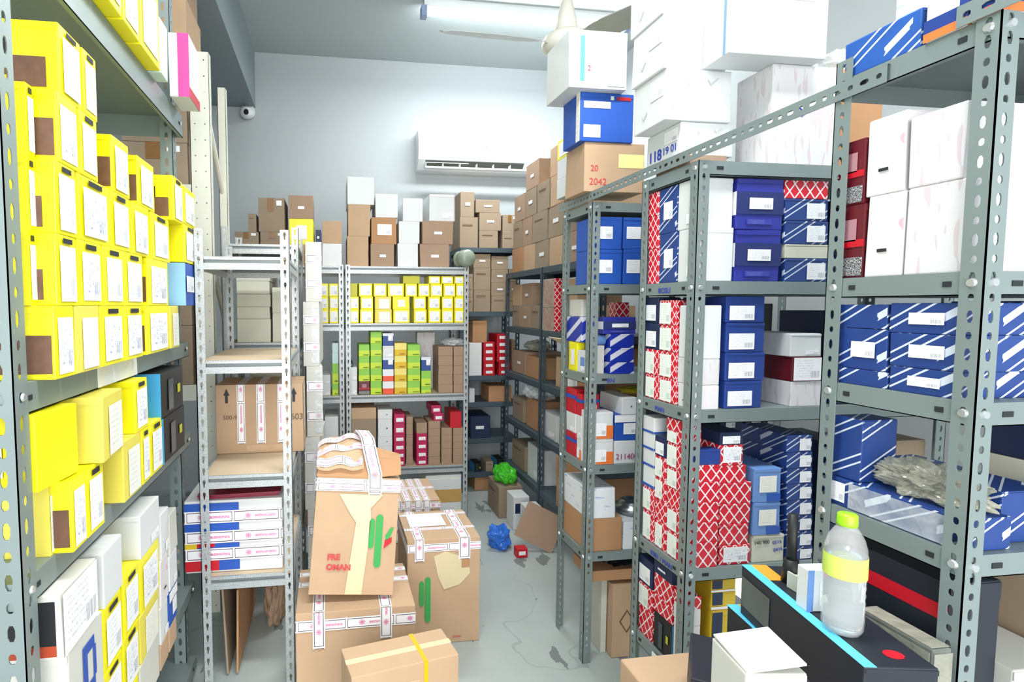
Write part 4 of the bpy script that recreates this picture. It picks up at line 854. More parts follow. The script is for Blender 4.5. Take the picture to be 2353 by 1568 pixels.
mark(tB, 'BOSU', XA + .0022, 1.72, bz[1] - .034, .026, inkb, 'L'); mark(tB, 'MAN', XA + .0022, 1.72, bz[2] - .034, .024, inkb, 'L'); mark(tB, '0381 / MAN', XA + .0022, 1.72, bz[3] - .034, .024, inkb, 'L')
def stackL(pa, pb, z0, lv, shelf, k, x1, X=XA + .012, side='far end'):
    z = z0; n = len(lv)
    for i, e in enumerate(lv):
        a, b = (e[2], e[3]) if len(e) > 3 else (pa, pb); zt = atX((a + b) / 2, e[0], X)[2]
        zt = cap(atX((a + b) / 2, e[0], X)[1], z0, zt)
        if zt < z + .015: zt = z + .015
        y1_, y0_ = atX(a, e[0] + 12, X)[1], atX(b, e[0] + 12, X)[1]; rk = min((AY, BY, CY), key=lambda q: abs((q[0] + q[1]) / 2 - (y0_ + y1_) / 2)); y0_, y1_ = max(y0_, rk[0] + .007), min(y1_, rk[1] - .007); xx = x1 if not isinstance(e[-1], float) else e[-1]
        box(e[1], X, xx, y0_, y1_, z, zt, f'{ST[e[1]][1]}, {lvl(i, n, k, 0, side)}, {shelf}', 'L', 'F', 0, f'boxes on the {shelf}'); z = zt
# rack A
YA = AY[0] + .012
s = 'blue-box shelf of far rack'
o1 = stackF(YA, .17, az[1], 1345, 1431, [(573, 'b'), (498, 'b')], s, 1); stackF(YA, .17, az[1], 1433, 1520, [(573, 'b'), (500, 'b')], s, 2)
stackF(YA + .18, .08, az[1], 1345, 1470, [(560, 'kg'), (486, 'kg')], 'behind far rack blue boxes', 1)
s = 'striped-box shelf of far rack'
stackF(YA + .01, .085, az[2], 1402, 1458, [(833, 'r'), (800, 'r'), (768, 'r'), (729, 'nv', 1386, 1462)], s, 1)
o, d = box('r', XA + .012, XA + .092, 2.30, 2.46, az[2] + .1345, az[2] + .25, 'royal banded box tilted over yellow box, far rack middle shelf', 'L', 'F')
box('yb', XA + .012, XA + .052, 2.345, 2.43, az[2], az[2] + .133, 'yellow box standing at the aisle end under a banded box', 'L', 'F')
o, d = box('wl', XA + .012, XA + .052, 2.26, 2.34, az[2], az[2] + .1, 'small white box beside the yellow box, far rack aisle end', 'L', 'F'); part(o, d, 'blue_patch', 'L', .4, .3, .9, .7, skyb)
o, d = box('wk', XA + .054, XA + .092, 2.24, 2.4, az[2], az[2] + .125, 'worn white carton between banded boxes on far rack', 'F', 'L')
box('wk', XA + .02, XA + .09, 2.32, 2.45, az[2] + .2505, az[2] + .33, 'white carton topping the tilted banded box, far rack', 'L', 'F')
o = MB().tube((-.035, 0, .022), (.035, 0, .022), .022, 20).out('blue_tin', [skyb], loc=(XA + .065, 2.268, az[2] + .126)); tag(o, 'light blue cylindrical tin lying on the worn white carton', 'tin')
part(o, (.07, .044, .044), 'label', 'F', .0, .3, .2, .7, labw)
stackF(YA + .2, .07, az[2], 1415, 1447, [(760, 'ks'), (695, 'lb')], 'behind far rack banded boxes', 1)
s = 'orange-corner shelf of far rack'
stackF(YA, .085, az[3], 1352, 1410, [(1010, 'o'), (948, 'o')], s, 1)
st2 = stackF(YA, .2, az[3], 1412, 1470, [(1013, 'w'), (954, 'bl'), (914, 'wd', 1429, 1465)], s, 2)
o, q = st2[0][0]; text(o, q, '21140003', 'F', .05, .2, .035, inkp)
stackL(1300, 1322, az[3], [(992, 'br'), (948, 'wl'), (892, 'br')], 'far rack orange-corner shelf end', 1, XA + .1)
stackL(1324, 1336, az[3], [(1010, 'o'), (955, 'wl'), (905, 'br')], 'far rack orange-corner shelf end', 2, XA + .1)
crumple('yellow_bag', (1.40, 2.32, az[3] + .300), (.07, .05, .016), plain('yellow_plastic_bag', '#c8b820', .3, 0, .2), 3.9, 4, label='crumpled yellow bag above the orange-corner boxes, far rack', cat='bag')
s = 'brown-carton shelf of far rack'
a = stackF(YA, .25, az[4], 1345, 1431, [(1192, 'ko'), (1124, 'wm', 1349, 1416)], s, 1)
stackF(YA, .25, az[4], 1433, 1475, [(1201, 'wm')], s, 2)
box('kp', XA + .012, XA + .10, 2.35, 2.47, a[0][1][5] + .0005, a[0][1][5] + .26, 'brown carton standing behind white carton at far rack end', 'L', 'F') if 0 else None
zz = az[4] + .148
mb = MB(); mb.lathe([(0, .0), (.075, 0), (.08, .015), (.08, .03), (.06, .034), (.06, .05), (.045, .06), (.02, .06), (.02, .045), (0, .045)], 28)
o = mb.out('brake_disc_hub', painted_metal('machined_steel', '#9aa0a2', .3, .8), loc=(atY(1452, 1190, 2.33)[0], 2.33, atY(1440, 1201, YA)[2] + .001), smooth=True); tag(o, 'round machined metal hub on white carton in the far rack', 'metal part')
for rn, zl_, yb_, xs0, dd, sets in (('far rack', az, YA + .01, 1.50, .25, ((1, 'nb kg nb bk', .28), (2, 'bk nb nb bk', .33), (3, 'nb bk nb nb', .34), (4, 'bk kg nb bk', .33))),
                          ('middle rack', bz, BY[0] + .03, 1.64, .23, ((1, 'nb kg nb', .27), (2, 'nb nb kg', .31), (3, 'nb nb kg', .38), (4, 'nb kg nb', .28)))):
    for sh, sts, hh in sets:  # dark filler added at the shelf ends, where there is only shadow
        for i, st_ in enumerate(sts.split()):
            xx = xs0 + .13 * i
            box(st_, xx, xx + .118, yb_, yb_ + dd, zl_[sh] + .0005, zl_[sh] + hh - .02 * (i % 2), f'{ST[st_][1]}, {ORD[i + 1]} shadow filler from left at wall end, {ORD[sh + 1]} shelf of {rn}', 'F', 'L', 0, f'added shadow-filler boxes at the wall end of the {rn}')
# floor under rack A
xa, xb = atY(1405, 1450, 2.22)[0], atY(1459, 1450, 2.22)[0]
o, d = box('kp', xa, xb, 2.215, 2.40, .001, .34, 'tall brown carton with diamond mark on the floor under far rack', 'F', 'L')
dmk = plain('brown_outline_ink', '#5c4426')
for q in ([(.3, .5), (.62, .66), (.62, .64), (.35, .5)], [(.62, .66), (.94, .5), (.89, .5), (.62, .64)], [(.94, .5), (.62, .34), (.62, .36), (.89, .5)], [(.62, .34), (.3, .5), (.35, .5), (.62, .36)]): poly(o, d, 'diamond_mark', 'F', q[::-1], dmk)
box('wk', atY(1380, 1450, 2.26)[0], xa - .002, 2.26, 2.42, .001, .36, 'white carton side standing left of the diamond-marked carton', 'F', 'L')
box('ko', XA + .05, xb + .1, 2.225, 2.42, .361, .41, 'shallow open tray of black parts below far rack lowest shelf', 'F', 'L')
crumple('black_parts', (1.33, 2.31, .411), (.1, .06, .04), plain('black_glossy_plastic', '#1c2024', .2, 0, .3), 7.7, 4, .5, 'tangled black plastic parts in the tray under far rack', 'spare parts')
# rack B
YBf = BY[0] + .012
s = 'top-level shelf of middle rack'
stackL(1489, 1514, bz[1], [(572, 'l'), (497, 'l'), (419, 'l')], 'upper shelf of middle rack', 1, XA + .13)
stackL(1515, 1557, bz[1], [(536, 'sl'), (423, 'sl')], 'upper shelf of middle rack', 2, XA + .13)
stackL(1558, 1603, bz[1], [(526, 'wl'), (410, 'wl')], 'upper shelf of middle rack', 3, atY(1689, 500, YBf)[0])
s = 'upper shelf front, middle rack'
stackF(YBf, .24, bz[1], 1690, 1800, [(528, 'nv', 1690, 1797), (409, 'nv', 1694, 1803)], s, 1)
stackF(YBf, .24, bz[1], 1804, 1905, [(594, 's'), (562, 'ch'), (508, 's'), (457, 's'), (415, 'lb')], s, 2)
s = 'second shelf of middle rack'
stackL(1482, 1513, bz[2], [(862, 'll'), (803, 'll'), (743, 'nl'), (680, 'nl')], s, 1, XA + .1)
stackL(1514, 1555, bz[2], [(870, 'll'), (809, 'll'), (748, 'll'), (690, 'll')], s, 2, XA + .1)
stackL(1556, 1603, bz[2], [(884, 'wp'), (824, 'wt'), (702, 'w', 1560, 1603)], s, 3, atY(1655, 800, YBf)[0])
s = 'second shelf front, middle rack'
stackF(YBf, .22, bz[2], 1664, 1752, [(876, 'n', 1665, 1753), (810, 'n', 1667, 1760), (742, 'n', 1668, 1760), (672, 'n', 1670, 1760)], s, 1)
stackF(YBf, .2, bz[2], 1818, 1890, [(877, 'wt'), (820, 'wr', 1820, 1890), (767, 'wl', 1816, 1890)], s, 2)
stackF(YBf + .16, .07, bz[2], 1700, 1770, [(800, 'nb', 1775, 1800)], 'back of middle rack second shelf', 1) if 0 else None
crumple('plastic_bag', (atY(1776, 880, YBf + .1)[0], YBf + .12, bz[2] + .001), (.007, .03, .1), smoky, 9.1, 4, label='smoky plastic bag standing between navy and white boxes', cat='bag')
s = 'third shelf of middle rack'
stackL(1476, 1503, bz[3], [(1175, 'll'), (1120, 'll'), (1072, 'wb'), (1033, 'wb'), (995, 'wb'), (957, 'wb')], s, 1, XA + .085)
stackL(1504, 1530, bz[3], [(1200, 'll'), (1150, 'l'), (1100, 'll'), (1050, 'll'), (1003, 'nl')], s, 2, XA + .085)
stackL(1531, 1566, bz[3], [(1225, 'll'), (1170, 'll'), (1125, 'l'), (1078, 'll'), (1020, 'll'), (990, 'll'), (963, 'lb')], s, 3, XA + .085)
stackL(1567, 1603, bz[3], [(1253, 'lb'), (1205, 'lb'), (1158, 'lb'), (1110, 'lb'), (1070, 'lb'), (1035, 'n')], s, 4, atY(1651, 1150, YBf)[0])
s = 'third shelf front, middle rack'
a = stackF(YBf, .2, bz[3], 1653, 1725, [(1253, 'lw'), (1205, 'lb', 1653, 1722), (1158, 'lb', 1653, 1726), (1110, 'lb', 1653, 1728), (1070, 'lb', 1653, 1716), (1023, 'lw', 1655, 1709), (994, 'nl', 1655, 1709)], s, 1)
text(a[1][0], a[1][1] and (a[1][1][1] - a[1][1][0], .2, .05), '10 330 0', 'F', .06, .35, .02, inkb) if 0 else None
a = stackF(YBf, .2, bz[3], 1730, 1802, [(1230, 'ch', 1729, 1804), (1155, 'sk', 1731, 1796), (1077, 'sk', 1733, 1797)], s, 2)
b = a[0]; o, d = b[0]; text(o, d, '140 980', 'F', .05, .66, .017, inkd, .05); text(o, d, '0516', 'F', .62, .64, .017, inkb, .1); text(o, d, '0416', 'F', .66, .36, .017, inkb, .15)
a = stackF(YBf, .2, bz[3], 1808, 1868, [(1257, 's'), (1222, 's'), (1186, 's'), (1150, 's'), (1113, 's'), (1077, 's'), (1040, 's'), (1001, 's')], s, 3)
s = 'lowest shelf of middle rack'
stackL(1466, 1500, bz[4], [(1400, 'lb'), (1345, 'ww' if 0 else 'll'), (1284, 'nl')], s, 1, XA + .07)
stackL(1501, 1545, bz[4], [(1420, 'bk'), (1380, 'lb'), (1330, 'lb'), (1290, 'nb')], s, 2, XA + .07)
stackL(1546, 1597, bz[4], [(1440, 'wp'), (1400, 'wp'), (1372, 'lb')], s, 3, XA + .068)
stackF(YBf, .2, bz[4], 1634, 1692, [(1400, 'wy'), (1360, 'wy'), (1325, 'wy')], 'lowest shelf front, middle rack', 1)
o = crumple('yellow_sack', (1.2, 1.68, .001), (.08, .07, .15), yellow, 2.9, 4, .12, 'yellow sack on the floor under the middle rack', 'sack')
o = MB().box(-.001, .001, -.045, .045, -.03, .03).out('card_sign', labh, loc=(XA - .003, 1.64, .366)); tag(o, 'handwritten white card taped to lowest shelf of middle rack', 'sign')
# rack C
YCf = CY[0] + .012
s = 'upper shelf of nearest rack'
stackL(1922, 1990, cz[1], [(472, 'mr'), (325, 'mr')], s, 1, XA + .09)
stackL(1992, 2080, cz[1], [(445, 'wp'), (265, 'wp', 1995, 2085)], s, 2, XA + .3)
stackL(2082, 2235, cz[1], [(420, 'wt', 2084, 2230), (250, 'wt', 2090, 2225)], s, 3, XA + .3)
box('kg', XA + .16, XA + .4, .95, 1.07, cz[1] + .001, cz[1] + .38, 'brown carton at back of nearest rack upper shelf', 'L', 'F') if 0 else None
for i, (a, b) in enumerate(((XA + .315, XA + .6),)):
    box('wm', a, b, .80, 1.07, cz[1] + .0005, 2.02, 'tall white blue-marked carton deep in nearest rack upper shelf', 'L', 'F')
s = 'second shelf of nearest rack'
stackL(1925, 2040, cz[2], [(850, 'sp'), (755, 'sl'), (700, 'sp')], s, 1, XA + .12)
stackL(2042, 2215, cz[2], [(848, 'sl', 2042, 2200), (768, 'sl'), (696, 'sl')], s, 2, XA + .28)
s = 'second shelf front, nearest rack'
for i, (a, b) in enumerate(((1.4305, 1.49), (1.4905, 1.55), (1.5505, 1.61))): box('sp', XA + .285, XA + .6, .80, 1.05, a, b, ('lowest', 'middle', 'topmost')[i] + ' navy striped box at the picture edge, nearest rack', 'F', 'L')
s = 'third shelf of nearest rack'
o, d = box('sp', XA + .012, XA + .12, .80, 1.07, cz[3] + .0005, cz[3] + .062, 'long navy striped box in film, third shelf of nearest rack', 'L', 'F'); part(o, d, 'label', 'L', .04, .15, .16, .85, lab); part(o, d, 'film', 'L', 0.2, 0.05, .95, .95, clear, lift=.002)
o, d = box('sp', XA + .125, XA + .24, .82, 1.07, cz[3] + .0005, cz[3] + .1, 'navy striped box behind the long wrapped one', 'L', 'F')
o, d = box('sp', XA + .02, XA + .11, 1.0, 1.068, cz[3] + .0625, cz[3] + .2, 'upright navy striped box at far end, third shelf', 'L', 'F')
crumple('plastic_film', (XA + .07, .905, cz[3] + .064), (.04, .08, .034), smoky, 5.1, 5, .42, 'crumpled film draped over striped boxes on nearest rack', 'plastic film')
for i in range(3):
    box('wd', XA + .245, XA + .34, .80, .92, cz[3] + .0005 + .026 * i, cz[3] + .026 * (i + 1), ('lowest', 'middle', 'topmost')[i] + ' thin white box at front post, nearest rack third shelf', 'F', 'L')
for i, (a, b, st_) in enumerate(((.0005, .055, 'wk'), (.0555, .115, 'ch'), (.13, .2, 'bk'))):
    box(st_ if i < 2 else 'nb', XA + .36, XA + .62, .80, 1.02, cz[3] + a if i < 2 else cz[3] + .1155, cz[3] + b, ('lowest worn', 'second cream', 'topmost navy')[i] + ' box right of front post, third shelf of nearest rack', 'F', 'L')
s = 'bottom shelf of nearest rack'
o, d = box('wk', XA + .145, XA + .30, .80, 1.06, cz[4] + .0005, cz[4] + .2, 'white carton with pencil marks on bottom shelf of nearest rack', 'F', 'L'); text(o, d, '9 / -', 'F', .3, .3, .04, plain('pencil_grey', '#6a6a64'))
o, d = box('kg', XA + .305, XA + .5, .82, 1.06, cz[4] + .0005, cz[4] + .33, 'dull tan carton on bottom shelf of nearest rack', 'F', 'L')
# ---------------------------------------------------------------- things on top of the right racks
T0 = 2.0405
yt = 2.205
x0, x1 = atY(1342, 400, yt)[0], atY(1482, 400, yt)[0]; zt = atY(1400, 328, yt)[2]
o, d = box('kp', x0, x1, yt, yt + .19, 2.0835, zt, 'tan carton with red numbers, bottom of the stack on far rack', 'F', 'L')
text(o, d, '20', 'F', .1, .42, .035, inkr); text(o, d, '2042', 'F', .08, .14, .04, inkr); part(o, d, 'sticky_note', 'F', .56, .5, .98, .78, plain('pale_yellow_note', '#f4ec9a', .5, 0, .01))
x0, x1 = atY(1332, 280, yt - .01)[0], atY(1457, 280, yt - .01)[0]; z2_ = atY(1400, 214, yt - .01)[2]
o, d = box('b', x0, x1, yt - .01, yt + .16, zt, z2_, 'glossy royal blue box between white and tan cartons', 'F', 'L')
for c in [c for c in o.children]: bpy.data.objects.remove(c)
part(o, d, 'label', 'F', .07, .08, .38, .34, lab); part(o, d, 'paper_strip', 'F', .07, .68, .56, .82, labp); part(o, d, 'red_mark', 'F', .68, .86, .94, .93, red); part(o, d, 'emblem', 'F', .56, .86, .62, .94, labp); part(o, d, 'pale_edge', 'L', .8, 0, 1, 1, labp)
x0, x1 = atY(1306, 140, yt - .05)[0], atY(1443, 140, yt - .05)[0]; z3_ = atY(1400, 72, yt - .05)[2]
o, d = box('w', x0, x1, yt - .05, yt + .18, z2_, z3_, 'white carton with cyan stripe topping the stack on far rack', 'F', 'L')
part(o, d, 'cyan_stripe', 'F', .2, .12, .27, .9, cyan); text(o, d, '2', 'F', .32, .3, .03, inkr); part(o, d, 'pale_print', 'F', .66, .05, .96, .11, plain('pale_blue_print', '#d0e6f4'))
# white cartons on rack B top
mb = MB().box(XA + .04, XA + .17, 1.63, 1.81, 2.0405, 2.084).out('flat_carton', kraft2, loc=(0, 0, 0)); tag(mb, 'flat brown carton under the white pile on middle rack', 'box')
lv = [(2.0845, 2.19, 1564, 1687), (2.1905, 2.35, 1531, 1685), (2.3505, 2.52, 1528, 1675), (2.5205, 2.69, 1523, 1640)]
for i, (a, b, pa, pb) in enumerate(lv):
    yn = (1.64, 1.63, 1.63, 1.64)[i]; yy_ = (300, 190, 60, -60)[i]; xa, xb = atY(pa, yy_, yn)[0], atY(pb, yy_, yn)[0]
    o, d = box('w', xa, xb, yn, yn + .19, a, b, ('lowest', 'second', 'third', 'topmost')[i] + ' blank white carton of the pile on middle rack', 'F', 'L')
    part(o, d, 'label', 'L', .55, .5, .92, .88, lab); 
    cp_ = plain('faint_grey_print', '#c4c8cc')
    for u, v in ((.1, .2), (.62, .7), (.3, .65)): poly(o, d, 'check_mark', 'F', [(u, v + .1), (u + .05, v), (u + .16, v + .14), (u + .16, v + .17), (u + .05, v + .04), (u + .01, v + .12)], cp_)
    poly(o, d, 'check_mark', 'L', [(.3, .3), (.35, .2), (.46, .34), (.46, .37), (.35, .24), (.31, .32)], cp_)
    if i == 0: text(o, d, '118', 'L', .08, .12, .05, inkb, 0, bold=.0008); text(o, d, '19 01', 'L', .5, .2, .035, inkb)
x0, x1 = atY(1775, 200, 1.545)[0], atY(1925, 200, 1.545)[0]; zz1 = 2.345
o, d = box('wt', x0, x1, 1.545, 1.70, 2.0405, zz1, 'white hatched carton with blue scrawl on middle rack', 'F', 'L')
text(o, d, '26', 'F', .45, .48, .04, inkb, .6)
o, d = box('w', atY(1676, 60, 1.50)[0], atY(1905, 60, 1.50)[0], 1.50, 1.618, zz1 + .0005, zz1 + .30, 'big white carton with blue edge line, highest on middle rack', 'F', 'L')
part(o, d, 'blue_line', 'L', .80, 0, .88, 1, skyb); part(o, d, 'tan_print', 'F', .55, .55, .85, .85, plain('pale_tan_print', '#ece4d8'))
o, d = box('ko', x1 + .02, x1 + .21, 1.58, 1.80, 2.0405, 2.36, 'orange-brown carton under clear film on middle rack top', 'F', 'L')
crumple('plastic_film', (x1 + .12, 1.68, 2.361), (.09, .09, .05), clear, 1.9, 4, label='clear film bundle on the orange-brown carton', cat='plastic film')
# rack C top
o, d = box('sb', XA + .005, XA + .11, .915, 1.075, cz[0] + .0005, cz[0] + .075, 'long bright blue striped box at far end of nearest rack top', 'L', 'F')
a = .91
for i, (y0_, y1_) in enumerate(((.835, .908), (.755, .833))):
    o, d = box('ob', XA + .0, XA + .10, y0_ + (.03 if i else 0), y1_, cz[0] + .0005, cz[0] + .13, ('farther', 'nearer')[i] + ' white and navy box with orange base, nearest rack top', 'L', 'F')
o, d = box('wm', XA + .12, XA + .36, .88, 1.07, cz[0] + .0005, cz[0] + .2, 'white carton behind bright blue striped box on nearest rack', 'F', 'L')
# ---------------------------------------------------------------- cartons in the middle aisle
def taped(name_label, x0, x1, y0, y1, z0, z1, rz=0, bands=(), tops=(), st_='kp'):
    o, d = box(st_, x0, x1, y0, y1, z0, z1, name_label, 'F', 'R', rz)
    for v0, v1 in bands:
        for fc in 'FRL': part(o, d, 'postal_tape', fc, 0, v0, 1, v1, tape, metres='u', lift=.0006)
    for u0, u1, drop in tops:
        part(o, d, 'postal_tape', 'T', u0, 0, u1, 1, tape, metres='v', lift=.0008); part(o, d, 'postal_tape', 'F', u0, 1 - drop, u1, 1, tape, metres='v', lift=.002)
    return o, d
def cross(o, d, vs, lift=.0016):
    for v0, v1 in vs: part(o, d, 'postal_tape', 'T', 0, v0, 1, v1, tape, metres='u', lift=lift)
b1x0, b1x1 = atY(679, 1500, 2.06)[0], atY(955, 1500, 2.06)[0]
o, d = taped('big brown taped carton under the leaning carton in the aisle', b1x0, b1x1, 2.06, 2.42, .001, .415, 0, ((.82, .93),), ((.14, .24, .35), (.7, .8, .3))); cross(o, d, ((.55, .66), (.8, .9)))
def green_letters(o, d, f, u, v, s, extra=True):
    gm = plain('green_print', '#3aa552'); 
    def blob(u0, v0, u1, v1): 
        r = [(u0, v0 + .02), (u0 + .02, v0), (u1 - .02, v0), (u1, v0 + .02), (u1, v1 - .02), (u1 - .02, v1), (u0 + .02, v1), (u0, v1 - .02)]
        poly(o, d, 'green_mark', f, r, gm)
    blob(u, v, u + .09 * s, v + .5 * s); blob(u - .09 * s, v + .18 * s, u - .015 * s, v + .46 * s)
    if extra: poly(o, d, 'green_mark', f, [(u + .13 * s, v + .3 * s), (u + .2 * s, v + .38 * s), (u + .24 * s, v + .38 * s), (u + .2 * s, v + .3 * s), (u + .15 * s, v + .25 * s)], gm); poly(o, d, 'red_mark', f, [(u + .12 * s, v + .18 * s), (u + .22 * s, v + .24 * s), (u + .22 * s, v + .29 * s), (u + .13 * s, v + .26 * s)], red)
# leaning carton
lx = atY(702, 1355, 2.16)[0]; lw = .34; lh = .47
o, d = box('kp', -lw / 2, lw / 2, -.13, .13, 0, lh, 'leaning brown taped carton with red lettering, atop the big carton', 'F', 'R')
o.location = (lx + lw / 2 + .01, 2.24, .4365); o.rotation_euler = (math.radians(-4), math.radians(4.5), 0)
for v0, v1 in ((.885, .955), (.955, .99)):
    for fc in 'FRL': part(o, d, 'postal_tape', fc, 0, v0, 1, v1, tape, metres='u', lift=.0006)
part(o, d, 'postal_tape', 'F', .62, .86, .78, 1.0, tape, metres='v', lift=.002); text(o, d, 'FRE', 'F', .19, .3, .032, inkr, 0, bold=.0015); text(o, d, 'OMAN', 'F', .185, .215, .032, inkr, 0, bold=.0015)
poly(o, d, 'clear_tape', 'F', [(.28, .86), (.42, .7), (.5, .62), (.42, .01), (.62, .01), (.68, .62), (.66, .74), (.8, .86)], ctape)
green_letters(o, d, 'F', .74, .24, .9)
# bulged flaps on its top
def flapmesh(name, pts_rows, mat, parent, th=.004):
    vs = []; n = len(pts_rows[0]); 
    for dz in (0, -th):
        for r in pts_rows: vs += [(p[0], p[1], p[2] + dz) for p in r]
    k = len(pts_rows) * n; fs = []
    for i in range(len(pts_rows) - 1):
        for j in range(n - 1): a = i * n + j; q = (a, a + 1, a + n + 1, a + n); fs += [q, tuple(x + k for x in q[::-1])]
    bd = [j for j in range(n)] + [i * n + n - 1 for i in range(1, len(pts_rows))] + [k - 1 - j for j in range(1, n)] + [i * n for i in range(len(pts_rows) - 2, 0, -1)]
    for a, b in zip(bd, bd[1:] + bd[:1]): fs.append((b, a, a + k, b + k))
    me = mk(name, vs, fs, mat, parent); return me
w2, d2 = lw / 2 - .002, .128
f1 = flapmesh('raised_flap', [[(-w2, -d2, lh + .003), (-.05, -d2, lh + .003), (.06, -d2, lh + .004), (w2, -d2, lh + .02)], [(-w2 + .005, -d2 + .02, lh + .05), (-.05, -d2 + .02, lh + .06), (.06, -d2 + .02, lh + .075), (w2, -d2 + .03, lh + .07)], [(-w2 + .015, -.04, lh + .1), (-.05, -.04, lh + .115), (.06, -.04, lh + .11), (w2, -.04, lh + .085)], [(-w2 + .03, d2, lh + .05), (-.04, d2, lh + .07), (.05, d2, lh + .06), (w2, d2, lh + .04)]], kraft3, o)
def g(x, t_): return (x, -d2 - .006 + t_ * (2 * d2), lh + .024 + .115 * math.sin(min(1, t_ * 1.3 + .05) * math.pi * .62) * (1 - .35 * max(0, -x - .06) / .11) + .006 * math.sin(x * 60 + t_ * 9) + .02 * math.cos(t_ * 5) * (x + .1))
rows = [[g(-w2 + (w2 + .015) * j / 8, i / 8) for j in range(9)] for i in range(9)]
f2 = flapmesh('torn_flap', rows, kraft, o)
def strip(parent, pts, wvec, mat=tape, name='postal_tape'):
    vs = []; uv = []; L = 0; ls = []
    for i, p in enumerate(pts):
        if i: L += (Vector(p) - Vector(pts[i - 1])).length
        ls.append(L); vs += [Vector(p), Vector(p) + Vector(wvec)]
    k = len(vs); vs += [v + Vector((0, 0, -.0008)) for v in vs]; fs = []
    for i in range(len(pts) - 1):
        a = 2 * i; fs.append((a, a + 1, a + 3, a + 2)); uv += [(ls[i], 0), (ls[i], 1), (ls[i + 1], 1), (ls[i + 1], 0)]
    for i in range(len(pts) - 1):
        a = 2 * i + k; fs.append((a, a + 2, a + 3, a + 1)); uv += [(0, 0)] * 4
    return mk(name, vs, fs, mat, parent, uvs=uv)
strip(o, [(.04, -d2 - .006, lh - .05), (.035, -d2 - .006, lh + .02), (.015, -d2 - .004, lh + .085), (0, -.06, lh + .15), (-.02, .0, lh + .17), (-.03, .08, lh + .13)], (.056, 0, 0))
def up(q, e=.007): return (q[0], q[1], q[2] + e)
for k_ in range(4):
    t_ = .02 + .2 * k_; e0 = g(-w2, t_); n_ = [(-w2 - .003, e0[1], lh - .05), (-w2 - .003, e0[1], e0[2])] + [up(g(-w2 + (w2 + .01) * j / 16, t_)) for j in range(1, 17)]
    e1 = Vector(g(-.08, t_ + .12)) - Vector(g(-.08, t_)); strip(o, n_, e1)
# right carton
c0, c1 = atY(945, 1400, 2.43)[0], atY(1103, 1400, 2.43)[0]
o, d = taped('square brown taped carton with white paper on top, in the aisle', c0 - .02, c1, 2.43, 2.78, .001, .512, 0, ((.885, .96),), ((.1, .23, .2), (.7, .86, .2))); cross(o, d, ((.3, .38), (.82, .9)))
part(o, d, 'white_paper', 'T', .1, .42, .62, .88, labw, lift=.003); poly(o, d, 'clear_tape', 'F', [(.36, .84), (.52, .88), (.84, .8), (.86, .66), (.72, .56), (.5, .52), (.42, .64)], ctape); part(o, d, 'torn_patch', 'F', .74, .72, .85, .8, kraft3, lift=.0022); green_letters(o, d, 'F', .24, .22, .85, False)
text(o, d, 'OMAN', 'F', .62, .05, .014, inkr)
# box behind, striped with tape
o, d = taped('low brown carton covered in tape behind the square carton', .33, .63, 3.02, 3.42, .001, .48, 0, ((.9, .98),), ((.1, .24, .5), (.3, .44, .5), (.5, .64, .5), (.68, .8, .5))); cross(o, d, ((.5, .6),))
# near small carton with yellow strap
def pt(x, y): return Vector(atZ(x, y, .45))
A, B_, D_ = pt(1056, 1503), pt(999, 1447), pt(806, 1560)
ang = math.atan2(A.y - D_.y, A.x - D_.x); L = (A - D_).length; Wd = (B_ - A).length
cx_, cy_ = (A + D_) / 2, None; ctr = (A + D_) / 2 + Vector((-math.sin(ang), math.cos(ang), 0)) * Wd / 2
o, d = box('kp', ctr.x - L / 2, ctr.x + L / 2, ctr.y - Wd / 2, ctr.y + Wd / 2, .001, .45, 'nearest brown carton with a yellow strap, bottom centre', 'F', 'L', ang)
part(o, d, 'yellow_strap', 'T', .66, 0, .70, 1, strap, t=.0015); part(o, d, 'yellow_strap', 'F', .66, 0, .70, 1, strap, t=.0015); part(o, d, 'clear_seam_tape', 'T', 0, .42, 1, .58, ctape)
part(o, d, 'printed_text', 'F', .15, .8, .62, .88, label_mat('black_stencil', '#c8a888', '#2c2620', bar=False))
# ---------------------------------------------------------------- foreground stack on the right
def rbox(st_, P0, P1, wdt, z0, z1, label, parts=()):
    """P0 near-left and P1 far-left top corners (xy), width to the right"""
    P0, P1 = Vector((P0[0], P0[1], 0)), Vector((P1[0], P1[1], 0)); dv = (P1 - P0); L = dv.length; a = math.atan2(dv.y, dv.x) - math.pi / 2
    r = Vector((math.cos(a), math.sin(a), 0)); c = (P0 + P1) / 2 + r * wdt / 2
    o, d = box(st_, c.x - wdt / 2, c.x + wdt / 2, c.y - L / 2, c.y + L / 2, z0, z1, label, 'F', 'L', a)
    for p in parts: part(o, d, *p)
    return o, d
for c in []: pass
ambp = plain('amber_orange_print', '#eda432', .5, 0, .03)
ST['bb'] = ('black_box', 'black box', plain('matt_black_navy_board', '#1e2430', .5, 0, .1), 2, lambda P, S: [])
base = box('kp', .76, 1.06, .72, 1.30, .001, .66, 'big brown carton carrying the black boxes, lower right corner', 'F', 'L')
box('kp', .62, .755, .86, 1.12, .001, .645, 'brown carton corner at the bottom beside the black box', 'F', 'L')
n1 = (('cyan_edge', 'T', 0, 0, .17, 1, cyan), ('orange_patch', 'T', .17, .8, .45, 1, ambp), ('plain_patch', 'T', .82, .7, .86, .72, ambp))
rbox('bb', atZ(1584, 1560, .78)[:2], atZ(1580, 1450, .78)[:2], .19, .661, .78, 'dark slate box lowest of the black boxes, beside the white box')
rbox('bb', atZ(1845, 1550, .885)[:2], atZ(1668, 1390, .885)[:2], .14, .781, .885, 'middle black box with cyan top edge, under the long one', (('cyan_edge', 'T', 0, 0, .2, 1, cyan), ('orange_edge', 'T', .2, .8, .34, 1, ambp)))
